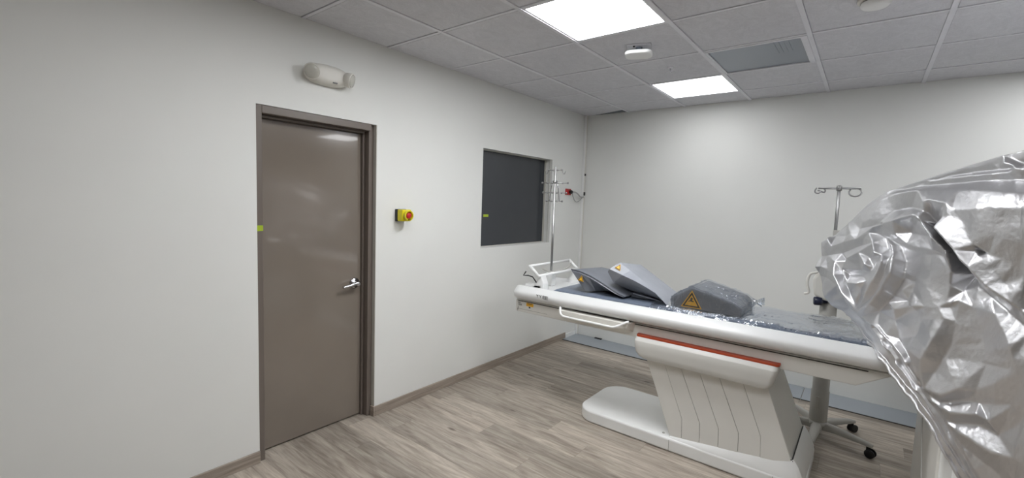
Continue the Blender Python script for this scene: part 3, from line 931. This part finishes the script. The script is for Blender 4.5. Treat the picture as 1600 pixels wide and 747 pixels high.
# ---- chrome IV pole at the head end
t = thing('iv_pole', 'tall thin chrome infusion pole with tiers of hooks at table head end', 'infusion pole', (.645, YC, .887))
obj('clamp_block', B(-.03, .03, -.028, .028, .0, .115), M['white'], t, bevel=.008, seg=2)
obj('pole', L((0, 0, .02), (0, 0, 1), [(0, .0095), (.50, .0095), (.502, .0075), (.960, .0075), (.964, .004)], n=14), M['steel'], t)
obj('collar', L((0, 0, .845), (0, 0, 1), [(0, .010), (.003, .015), (.022, .015), (.025, .010)], n=14), M['steel'], t)
def hook_bar(z, half, n_, ang):
    bm = bmesh.new()
    d_ = Vector((math.cos(ang), math.sin(ang), 0))
    tube(bm, [d_ * -half + Vector((0, 0, z)), d_ * half + Vector((0, 0, z))], .0035, n=6)
    for k in range(n_):
        f_ = -1 + 2 * k / (n_ - 1)
        p = d_ * half * f_ + Vector((0, 0, z))
        lathe(bm, p + Vector((0, 0, -.008)), (0, 0, 1), [(0, .004), (.004, .0075), (.012, .0075), (.016, .004)], n=8)
    return bm
obj('hook_bar', hook_bar(.955, .058, 4, .25), M['steel'], t)
obj('hook_bar', hook_bar(.850, .115, 6, .15), M['steel'], t)
obj('hook_bar', hook_bar(.770, .105, 6, .15), M['steel'], t)
obj('hook_bar', hook_bar(.702, .070, 4, .15), M['steel'], t)
for s in (-1, 1):
    bm = bmesh.new()
    tube(bm, [(.016 * s, 0, .868), (.030 * s, .003 * s, .82), (.045 * s, .006 * s, .702)], .0045, n=6)
    obj('strut', bm, M['chrome'], t)
    bm = bmesh.new(); tube(bm, smooth_path([(.058 * s, .014 * s, .955), (.066 * s, .016 * s, .93), (.078 * s, .018 * s, .925), (.082 * s, .02 * s, .948)], 4), .0035, n=6)
    obj('hook', bm, M['steel'], t)

# ================================================================== ROLLING STAND behind the table
SXY = (2.515, -.965)
t = thing('rolling_stand', 'grey five-legged rolling stand on black casters behind the table', 'rolling stand', (SXY[0], SXY[1], 0))
obj('column', L((0, 0, .085), (0, 0, 1), [(0, .048), (.02, .054), (.245, .054), (.247, .050), (.95, .050)], n=28), M['column'], t)
obj('hub', L((0, 0, .07), (0, 0, 1), [(0, .060), (.028, .064), (.045, .056)], n=24), M['column'], t)
obj('latch', B(-.018, .004, -.060, -.050, .215, .30), M['column'], t, bevel=.003)
for k in range(5):
    a = math.radians(-20.5 + 72 * k)
    d_ = Vector((math.cos(a), math.sin(a), 0)); s_ = Vector((-d_.y, d_.x, 0))
    bm = bmesh.new(); rg = []
    for f_, hw, z0, z1 in ((.03, .034, .062, .112), (.12, .028, .074, .112), (.22, .023, .074, .104), (.30, .020, .072, .094), (.325, .014, .071, .088)):
        p = d_ * f_
        rg.append([bm.verts.new(p + s_ * w_ + Vector((0, 0, z))) for w_, z in ((-hw, z0), (hw, z0), (hw, z0 + (z1 - z0) * .6), (hw * .55, z1), (-hw * .55, z1), (-hw, z0 + (z1 - z0) * .6))])
    for q in range(4):
        for e in range(6): bm.faces.new((rg[q][e], rg[q][(e + 1) % 6], rg[q + 1][(e + 1) % 6], rg[q + 1][e]))
    bm.faces.new(rg[0][::-1]); bm.faces.new(rg[-1])
    leg = obj('leg', bm, M['column'], t, smooth=50)
    bm = bmesh.new()
    c = d_ * .305
    for s2 in (-1, 1):
        lathe(bm, c + s_ * (.010 * s2) + d_ * .012 + Vector((0, 0, .0285)), s_ * s2, [(0, .028), (.010, .028), (.013, .022)], n=18)
    box(bm, c.x - .012, c.x + .012, c.y - .012, c.y + .012, .035, .073)
    obj('caster', bm, M['casterblack'], leg)
# head, mostly under the cover
bm = bmesh.new(); prism_y(bm, [(-.085, 1.00), (-.03, .972), (.11, .965), (.15, 1.03), (.15, 1.22), (-.03, 1.24), (-.10, 1.12)], -.075, .075)
hd = obj('head_box', bm, M['white2'], t, bevel=.02, seg=3, smooth=40)
obj('head_handle', TB(smooth_path([(-.06, -.06, 1.165), (-.115, -.065, 1.145), (-.128, -.065, 1.08), (-.115, -.065, 1.02), (-.14, -.06, 1.005)], 5), .0085, n=8), M['white2'], hd)
bm = bmesh.new(); lathe(bm, (-.005, -.055, .968), (-1, -.2, -.05), [(0, .010), (.03, .012), (.032, .026), (.036, .029), (.074, .029), (.080, .022)], n=20)
kn = obj('clamp_knob', bm, M['navy'], t)
obj('thin_pole', L((0, 0, 1.15), (0, 0, 1), [(0, .010), (.605, .010), (.608, .006)], n=14), M['steel'], t)
obj('pole_clamp', B(-.012, .045, -.022, .022, 1.405, 1.455), M['column'], t, bevel=.005)
obj('cross_bar', TB([(-.118, 0, 1.738), (.118, 0, 1.738)], .0065, n=10), M['steel'], t)
obj('bar_joint', L((0, 0, 1.722), (0, 0, 1), [(0, .016), (.03, .016), (.036, .010)], n=14), M['steel'], t)
for s in (-1, 1):
    pts = [(s * (.088 + .034 * math.sin(a)), .010 * s * math.cos(a), 1.712 + .028 * math.cos(a)) for a in [2 * PI * k / 18 * .86 for k in range(19)]]
    if s < 0:
        pts = [(-.128, -.0, 1.738), (-.134, -.02, 1.722), (-.130, -.03, 1.706), (-.112, -.032, 1.702), (-.102, -.03, 1.716), (-.115, -.028, 1.722), (-.085, .0, 1.710), (-.078, .01, 1.722), (-.085, .02, 1.732)]
        pts = smooth_path(pts, 4)
    obj('hook', TB(pts, .005, n=8), M['steel'], t)
# ================================================================== COVERED SCANNER
t = thing('scanner_gantry', 'white scanner gantry housing showing below the silver cover hem', 'scanner', (3.35, YC, 0))
def gp(bm):
    bmesh.ops.translate(bm, verts=bm.verts[:], vec=(-3.35, -YC, 0)); return bm
bm = bmesh.new(); prism_z(bm, rounded(3.000, 3.72, -2.10, -1.13, [.012, .1, .1, .08], 8), 0, .98)
obj('lower_housing', gp(bm), M['gantrypaint'], t, bevel=.012, seg=2, smooth=40)
bm = bmesh.new(); prism_y(bm, [(3.008, .02), (3.66, .02), (3.66, .94), (3.008, .94)], -2.125, -2.095)
obj('side_panel', gp(bm), M['white'], t, bevel=.012, seg=3, smooth=40)
bm = bmesh.new(); prism_z(bm, rounded(3.046, 3.70, -2.20, -2.120, [.04, .05, .01, .01], 5), 0, .555)
obj('foot_cover', gp(bm), M['white'], t, bevel=.02, seg=3, smooth=40)
bm = bmesh.new()
tube(bm, smooth_path([(2.9995, -1.44, .62), (2.9995, -1.49, .48), (2.9995, -1.58, .36), (2.9995, -1.75, .20)], 6), .004, n=6)
obj('panel_seam', gp(bm), M['white'], t)
bm = bmesh.new(); box(bm, 3.030, 3.046, -2.135, -2.124, .575, .605)
obj('latch', gp(bm), M['shadowgap'], t, bevel=.002)
# the round gantry ring inside the cover
bm = bmesh.new()
yc, zc = YC, 1.02
NR = 48
prof = [(3.12, .32), (3.06, .40), (3.04, .52), (3.10, .62), (3.60, .62), (3.66, .52), (3.64, .38), (3.58, .32)]
vs = [[bm.verts.new((x, yc + r * math.cos(2 * PI * k / NR), zc + r * math.sin(2 * PI * k / NR))) for x, r in prof] for k in range(NR)]
for k in range(NR):
    for e in range(len(prof)):
        bm.faces.new((vs[k][e], vs[(k + 1) % NR][e], vs[(k + 1) % NR][(e + 1) % len(prof)], vs[k][(e + 1) % len(prof)]))
obj('ring', gp(bm), M['gantrypaint'], t, smooth=40)

# ---- silver dust cover.  Each entry of the net: x, y, z in the room, then two cloth coordinates in which the creases are laid out
COVER_NET = [
 [(2.517,-1.31,1.415,13,3.72),(2.49,-1.371,1.357,12.89,3.87),(2.479,-1.42,1.301,12.84,4.01),(2.478,-1.464,1.247,12.81,4.16),(2.489,-1.505,1.196,12.82,4.31),(2.511,-1.542,1.146,12.87,4.46),(2.543,-1.575,1.1,12.96,4.61),(2.583,-1.604,1.056,13.08,4.75),(2.637,-1.62,1.014,13.25,4.9)],
 [(2.593,-1.4,1.509,13.25,3.5),(2.58,-1.498,1.43,13.18,3.71),(2.579,-1.568,1.354,13.15,3.93),(2.584,-1.628,1.281,13.14,4.14),(2.597,-1.68,1.21,13.15,4.36),(2.616,-1.723,1.143,13.2,4.58),(2.642,-1.758,1.077,13.27,4.79),(2.673,-1.783,1.013,13.37,5),(2.714,-1.78,0.947,13.5,5.22)],
 [(2.674,-1.52,1.616,13.55,3.22),(2.674,-1.643,1.514,13.52,3.51),(2.679,-1.729,1.417,13.51,3.8),(2.688,-1.801,1.325,13.51,4.09),(2.7,-1.863,1.237,13.53,4.38),(2.715,-1.913,1.151,13.56,4.68),(2.733,-1.951,1.068,13.61,4.97),(2.753,-1.977,0.985,13.67,5.26),(2.78,-1.965,0.897,13.75,5.55)],
 [(2.756,-1.68,1.689,13.88,3),(2.76,-1.805,1.569,13.87,3.36),(2.767,-1.886,1.457,13.87,3.73),(2.775,-1.952,1.349,13.88,4.09),(2.785,-2.005,1.245,13.89,4.45),(2.796,-2.045,1.144,13.91,4.81),(2.808,-2.071,1.042,13.93,5.17),(2.823,-2.082,0.94,13.96,5.54),(2.841,-2.05,0.827,14,5.9)],
 [(2.863,-1.94,1.733,14.4,2.82),(2.87,-2.037,1.594,14.41,3.29),(2.879,-2.097,1.463,14.43,3.77),(2.889,-2.144,1.336,14.44,4.24),(2.899,-2.18,1.212,14.45,4.71),(2.91,-2.204,1.089,14.46,5.18),(2.921,-2.217,0.965,14.47,5.66),(2.934,-2.217,0.839,14.49,6.13),(2.951,-2.18,0.699,14.5,6.6)],
 [(2.962,-2.16,1.769,15,2.63),(2.969,-2.212,1.612,15,3.23),(2.978,-2.242,1.459,15,3.84),(2.988,-2.264,1.307,15,4.45),(2.999,-2.28,1.157,15,5.05),(3.01,-2.289,1.007,15,5.66),(3.022,-2.292,0.854,15,6.26),(3.036,-2.287,0.699,15,6.87),(3.053,-2.26,0.533,15,7.47)],
 [(3.045,-2.3,1.797,15.6,2.46),(3.05,-2.334,1.631,15.57,3.16),(3.058,-2.349,1.467,15.55,3.86),(3.066,-2.357,1.304,15.53,4.56),(3.076,-2.36,1.139,15.5,5.25),(3.086,-2.357,0.971,15.47,5.95),(3.097,-2.349,0.8,15.45,6.65),(3.11,-2.334,0.623,15.43,7.35),(3.127,-2.3,0.434,15.4,8.05)],
 [(3.108,-2.38,1.818,16.1,2.32),(3.112,-2.409,1.643,16.06,3.1),(3.12,-2.419,1.47,16.02,3.89),(3.128,-2.422,1.295,15.99,4.67),(3.138,-2.42,1.118,15.95,5.46),(3.149,-2.412,0.937,15.91,6.25),(3.162,-2.399,0.751,15.88,7.03),(3.176,-2.379,0.559,15.84,7.82),(3.194,-2.34,0.351,15.8,8.6)],
 [(3.213,-2.46,1.852,17,2.08),(3.217,-2.489,1.663,16.95,3.01),(3.224,-2.499,1.475,16.9,3.94),(3.234,-2.502,1.285,16.85,4.86),(3.245,-2.5,1.093,16.8,5.79),(3.257,-2.492,0.895,16.75,6.72),(3.271,-2.479,0.692,16.7,7.64),(3.287,-2.459,0.481,16.65,8.57),(3.309,-2.42,0.252,16.6,9.5)]]
NET = np.array(COVER_NET)
# the cover goes on round the far end of the gantry, outside the picture
last = NET[-1]
more = []
for dx, dy, da in ((.30, .0, .85), (.56, .08, 1.7), (.72, .42, 2.8), (.76, 1.1, 4.8)):
    c_ = last.copy(); c_[:, 0] += dx; c_[:, 1] += dy; c_[:, 3] += da
    more.append(c_)
NET = np.concatenate([NET, np.array(more)])
def catmull(P_, x):
    """interpolate control rows P_ (n, ...) at parameters x in 0..n-1"""
    n = P_.shape[0]
    E = np.concatenate([[2 * P_[0] - P_[1]], P_, [2 * P_[-1] - P_[-2]]])
    i = np.clip(np.floor(x).astype(int), 0, n - 2); f = (x - i).reshape((-1,) + (1,) * (P_.ndim - 1))
    a, b, c, d = E[i], E[i + 1], E[i + 2], E[i + 3]
    return .5 * (2 * b + (c - a) * f + (2 * a - 5 * b + 4 * c - d) * f ** 2 + (3 * b - a - 3 * c + d) * f ** 3)
NS, NT, EX = 520, 320, 10
S_ = np.linspace(0, 12, NS + 1); T_ = np.linspace(0, 8, NT + 1)
G = catmull(NET, S_)                                    # (NS+1, 9, 5)
G = np.swapaxes(catmull(np.swapaxes(G, 0, 1), T_), 0, 1)   # (NS+1, NT+1, 5)
XYZ, UV = G[..., :3].copy(), G[..., 3:]
ds = np.gradient(XYZ, axis=0); dt = np.gradient(XYZ, axis=1)
NRM = np.cross(ds, dt); NRM /= np.linalg.norm(NRM, axis=-1, keepdims=True) + 1e-9
if NRM[NS // 2, NT // 2, 1] > 0: NRM = -NRM             # outward = away from the gantry
# The cloth is stiff foil: flat facets that meet in straight creases.  CREASES are polylines in cloth coordinates with
# the height of every corner over the smooth form; the facets between them come from a constrained triangulation.
from mathutils.geometry import delaunay_2d_cdt
CREASES = [
    # shelf crease and the long thin wrinkles on top
    ([(1388, 304), (1440, 299), (1490, 298), (1560, 300), (1600, 304), (1680, 300)], [.020, .030, .046, .060, .060, .05]),
    ([(1398, 297), (1470, 288), (1540, 283), (1650, 281)], [.0, -.004, -.004, -.004]),
    ([(1410, 290), (1480, 278), (1560, 272), (1650, 270)], [.008, .012, .014, .012]),
    ([(1440, 285), (1510, 270), (1580, 262), (1660, 255)], [-.004, -.004, -.006, -.004]),
    ([(1460, 279), (1530, 261), (1566, 252)], [.008, .010, .010]),
    ([(1569, 244), (1572, 255), (1590, 262), (1650, 263)], [.020, .030, .022, .016]), ([(1578, 247), (1600, 254), (1650, 252)], [-.012, -.016, -.01]),
    # bright crease over a hollow facet
    ([(1345, 372), (1375, 357), (1410, 348), (1443, 339), (1453, 342)], [.030, .060, .075, .085, .080]),
    ([(1375, 366), (1400, 377), (1440, 388), (1484, 393)], [.020, .014, .016, .030]),
    ([(1385, 372), (1410, 386), (1445, 398), (1480, 400)], [.004, .012, .014, .010]),
    # tuck
    ([(1456, 331), (1461, 320), (1468, 317)], [.060, .085, .085]), ([(1473, 317), (1498, 321), (1492, 340), (1480, 356)], [.090, .095, .095, .100]),
    ([(1469, 322), (1474, 338), (1478, 350)], [.060, .035, .030]), ([(1461, 338), (1467, 352)], [.020, -.020]),
    # deep valley between two ridges
    ([(1453, 345), (1468, 369), (1485, 394)], [.082, .075, .065]), ([(1485, 397), (1489, 425), (1482, 466)], [.050, .020, .006]),
    ([(1462, 357), (1478, 378), (1496, 402), (1512, 428), (1524, 444)], [-.050, -.150, -.165, -.110, -.045]),
    ([(1524, 446), (1503, 456), (1484, 478)], [-.030, -.024, -.006]), ([(1527, 448), (1562, 478), (1612, 518)], [-.030, -.026, -.016]),
    ([(1482, 358), (1500, 376), (1520, 405), (1556, 446), (1605, 482), (1660, 520)], [.120, .125, .115, .092, .065, .040]),
    ([(1500, 340), (1540, 350), (1600, 380), (1660, 400)], [.098, .090, .078, .060]), ([(1508, 330), (1560, 325), (1640, 326)], [.094, .088, .080]),
    ([(1540, 392), (1575, 402), (1610, 430)], [.074, .062, .05]), ([(1530, 370), (1556, 412), (1580, 440)], [.094, .080, .056]),
    # crumpled lobe gathered at the pinch
    ([(1402, 383), (1408, 405), (1404, 428), (1388, 452), (1366, 474), (1344, 487)], [.060, .070, .070, .066, .052, .026]),
    ([(1413, 388), (1417, 410), (1412, 436), (1396, 462), (1372, 486)], [.012, -.006, -.010, -.012, -.010]),
    ([(1391, 410), (1374, 440), (1358, 462), (1342, 483)], [.070, .066, .052, .026]), ([(1398, 404), (1388, 432), (1370, 460), (1346, 482)], [.034, .030, .022, .012]),
    ([(1384, 400), (1366, 424), (1350, 452), (1339, 480)], [.030, .028, .020, .010]),
    ([(1352, 396), (1362, 414), (1380, 424)], [.060, .064, .050]), ([(1372, 382), (1376, 396), (1366, 404)], [.050, .058, .040]),
    ([(1326, 407), (1317, 428), (1326, 452), (1338, 478)], [-.006, -.016, -.012, .004]), ([(1331, 405), (1325, 420), (1332, 442), (1341, 474)], [.052, .055, .050, .024]),
    ([(1312, 410), (1309, 430), (1320, 455), (1336, 481)], [.044, .046, .040, .014]), ([(1297, 400), (1300, 424), (1312, 446), (1330, 482)], [.018, .034, .030, .010]),
    ([(1303, 386), (1344, 375), (1365, 366)], [.020, .040, .044]), ([(1318, 396), (1338, 388), (1350, 384)], [.002, .004, .010]),
    ([(1352, 349), (1364, 344), (1378, 348)], [.018, .026, .016]), ([(1345, 358), (1366, 354), (1384, 352)], [.004, .010, .020]),
    # gathers running down to the hem
    ([(1348, 494), (1382, 520), (1412, 556), (1432, 592)], [.014, .022, .022, .016]), ([(1350, 504), (1384, 540), (1420, 590), (1450, 634)], [-.006, -.010, -.012, -.010]),
    ([(1398, 500), (1404, 530), (1420, 560)], [-.010, -.016, -.014]), ([(1420, 545), (1434, 580), (1448, 606)], [.024, .028, .022]),
    ([(1476, 498), (1460, 528), (1445, 560), (1438, 600)], [.014, .034, .038, .024]), ([(1492, 500), (1486, 540), (1462, 580)], [-.004, -.006, -.002]),
    ([(1444, 606), (1474, 616), (1500, 605), (1528, 610)], [.014, .036, .038, .014]), ([(1470, 630), (1504, 626), (1530, 630)], [.0, -.006, -.004]),
    ([(1452, 626), (1488, 642), (1530, 643), (1548, 656)], [.012, .036, .040, .022]), ([(1490, 662), (1530, 664), (1560, 680)], [.0, -.006, -.006]),
    ([(1480, 660), (1512, 678), (1552, 702), (1602, 718)], [.010, .034, .036, .024]), ([(1506, 700), (1545, 730), (1590, 770)], [-.006, -.008, -.006]),
    ([(1520, 480), (1532, 520), (1540, 568)], [-.008, -.012, -.006]), ([(1555, 490), (1580, 540), (1594, 600)], [.010, .018, .012]),
    ([(1500, 470), (1468, 480), (1425, 478)], [.002, .012, .008]), ([(1432, 440), (1420, 470), (1442, 500)], [.004, -.006, .004]),
]
HEM_LINE = [(1325, 490), (1350, 522), (1375, 555), (1400, 590), (1450, 660), (1500, 747), (1540, 805), (1580, 860), (1660, 950)]
for off, h in ((6, .006), (11, -.010), (16, .014), (21, -.010), (28, .012)):
    pts = [(x + off * .82, y - off * .57) for x, y in HEM_LINE[1:7]]
    CREASES.append((pts, [h * (.6 + .8 * abs(noise.noise(Vector((q, off, 3))))) for q in range(len(pts))]))
rnd = random.Random(11)
pv, ph, pe = [], [], []
def near(p, r):
    return any((p[0] - q[0]) ** 2 + (p[1] - q[1]) ** 2 < r * r for q in pv)
for poly, hs in CREASES:
    prev = None
    for k in range(len(poly) - 1):
        (x0, y0), (x1, y1) = poly[k], poly[k + 1]
        n_ = max(1, int(math.hypot(x1 - x0, y1 - y0) / 16))
        for q in range(n_ + (k == len(poly) - 2)):
            f = q / n_
            j_ = .8 if 0 < q < n_ else 0
            pv.append((x0 + (x1 - x0) * f + rnd.uniform(-j_, j_), y0 + (y1 - y0) * f + rnd.uniform(-j_, j_)))
            ph.append(hs[k] + (hs[k + 1] - hs[k]) * f + rnd.uniform(-.002, .002))
            if prev is not None: pe.append((prev, len(pv) - 1))
            prev = len(pv) - 1
nc = len(pv)
for _ in range(2600):
    p = (rnd.uniform(1270, 1720), rnd.uniform(200, 960))
    lobe = p[0] < 1412 and 360 < p[1] < 490
    if not near(p, 8.5 if lobe else (17 if p[0] < 1450 else 30)): 
        base = .024 if lobe else 0.004
        pv.append(p); ph.append(base + rnd.uniform(-1, 1) * (.030 if lobe else .009))
for p in [(1180, 150), (2600, 150), (2600, 1050), (1180, 1050), (1800, 400), (1800, 700), (2000, 500), (2000, 800)]: pv.append(p); ph.append(0)
vo, eo, fo, ov, oe, of = delaunay_2d_cdt([Vector(p) for p in pv], pe, [], 0, .01)
vh = [ph[o_[0]] if o_ else .02 for o_ in ov]
HGT = np.zeros(UV.shape[:2]); UU, VV = UV[..., 0] * 100, UV[..., 1] * 100
for f in fo:
    (ax, ay), (bx, by), (cx_, cy_) = [tuple(vo[i]) for i in f]
    m = (UU >= min(ax, bx, cx_)) & (UU <= max(ax, bx, cx_)) & (VV >= min(ay, by, cy_)) & (VV <= max(ay, by, cy_))
    if not m.any(): continue
    det = (by - cy_) * (ax - cx_) + (cx_ - bx) * (ay - cy_)
    if abs(det) < 1e-9: continue
    u, v = UU[m], VV[m]
    l0 = ((by - cy_) * (u - cx_) + (cx_ - bx) * (v - cy_)) / det
    l1 = ((cy_ - ay) * (u - cx_) + (ax - cx_) * (v - cy_)) / det
    l2 = 1 - l0 - l1
    ins = (l0 >= -1e-6) & (l1 >= -1e-6) & (l2 >= -1e-6)
    t_ = HGT[m]; t_[ins] = (l0 * vh[f[0]] + l1 * vh[f[1]] + l2 * vh[f[2]])[ins]; HGT[m] = t_
def blur(A_, n):
    for _ in range(n):
        E_ = np.pad(A_, 1, mode='edge')
        A_ = (E_[:-2, 1:-1] + E_[2:, 1:-1] + E_[1:-1, :-2] + E_[1:-1, 2:] + 2 * A_) / 6
    return A_
HGT = blur(HGT, 2)
CR = np.zeros_like(HGT)
for i in range(NS + 1):
    for j in range(NT + 1):
        a, b = UV[i, j]
        p = Vector((a * 2.2, b * 2.2, 1.7)); q = Vector((a * 9.0 + 3, b * 9.0, 5.1))
        CR[i, j] = (abs(noise.noise(p)) - .25) * -.008 + (abs(noise.noise(q)) - .25) * -.0012 + noise.noise(q * 2.2) * .0005
edge = np.clip(np.linspace(0, 1, NT + 1)[None, :] / .04, .45, 1)
LIFT = NRM + np.array([0, -1.0, .0]); LIFT /= np.linalg.norm(LIFT, axis=-1, keepdims=True)
XYZ += LIFT * ((HGT + CR) * edge)[..., None]
# hem gathers
hm = np.clip((np.linspace(0, 1, NT + 1) - .93) / .07, 0, 1)[None, :]
gath = np.array([[.010 * noise.noise(Vector((i * .06, 1, 9))) + .004 * noise.noise(Vector((i * .2, 4, 2))) for i in range(NS + 1)]]).T
XYZ += NRM * (hm * gath)[..., None]
# returns: over the top to the back, and round the far side
full = np.zeros((NS + 1 + EX, NT + 1 + EX, 3))
full[EX:, EX:] = XYZ
for k in range(1, EX + 1):
    e0 = XYZ[:, 0]; q_ = k / EX
    full[EX:, EX - k] = e0 + np.stack([.45 * q_ * np.clip((3.15 - e0[:, 0]) / .7, 0, 1), (np.maximum(-.95 - e0[:, 1], .0)) * q_, -.05 * q_ - .30 * q_ ** 3 + 0 * q_ * e0[:, 2]], axis=-1)
for k in range(1, EX + 1):
    full[EX - k, :] = full[EX, :] + np.array([.050 * k, .045 * k, -.0025 * k * k])
bm_v = full.reshape(-1, 3)
W_ = NT + 1 + EX
faces = []
for i in range(NS + EX):
    for j in range(NT + EX):
        a = i * W_ + j
        faces.append((a, a + 1, a + W_ + 1, a + W_))
me = bpy.data.meshes.new('cover_sheet')
org = np.array([3.2, -2.2, 1.2])
me.from_pydata((bm_v - org).tolist(), [], faces); me.update()
for p in me.polygons: p.use_smooth = True
me.materials.append(M['silver'])
t = thing('dust_cover', 'crumpled silver tarpaulin cover draped over the scanner gantry', 'cover', tuple(org))
sh = bpy.data.objects.new('cover_sheet', me); link(sh, t)
so = sh.modifiers.new('thick', 'SOLIDIFY'); so.thickness = .0025; so.offset = -1
hem_pts = [Vector(XYZ[i, NT] - org) for i in range(0, NS + 1, 2)]
hem_r = [.008 + .003 * noise.noise(Vector((i * .15, 2, 1))) for i in range(len(hem_pts))]
obj('hem', TB(hem_pts, hem_r, n=8), M['silver'], t)
tuck = [Vector(XYZ[i, NT - 12] - org) for i in range(20, NS + 1, 2)]
obj('gathered_seam', TB(tuck, [.004 + .003 * noise.noise(Vector((i * .2, 7, 1))) for i in range(len(tuck))], n=6), M['silver'], t)

# ================================================================== WORLD, CAMERA
wd = bpy.data.worlds.new('world'); bpy.context.scene.world = wd
wd.use_nodes = True
wd.node_tree.nodes['Background'].inputs[0].default_value = (.8, .85, .9, 1)
wd.node_tree.nodes['Background'].inputs[1].default_value = .05

yaw, pitch, roll = -.66593270, .08178973, .03458888
fw = Vector((math.sin(yaw) * math.cos(pitch), math.cos(yaw) * math.cos(pitch), -math.sin(pitch)))
rt = Vector((math.cos(yaw), -math.sin(yaw), 0)); up_ = rt.cross(fw)
r2 = rt * math.cos(roll) + up_ * math.sin(roll); u2 = -rt * math.sin(roll) + up_ * math.cos(roll)
cam = bpy.data.cameras.new('camera'); co = bpy.data.objects.new('camera', cam); link(co)
m4 = Matrix.Identity(4)
for i in range(3): m4[i][0], m4[i][1], m4[i][2] = r2[i], u2[i], -fw[i]
m4.translation = Vector((2.68533, -4.74144, 1.57))
co.matrix_world = m4
cam.sensor_width = 36; cam.lens = 36 * 705.268 / 1600; cam.clip_start = .02
sc = bpy.context.scene
sc.camera = co
vs_ = sc.view_settings
sc.display_settings.display_device = 'sRGB'
vs_.view_transform = 'Standard'; vs_.look = 'None'; vs_.gamma = 1; vs_.use_curve_mapping = False
vs_.exposure = 0.0
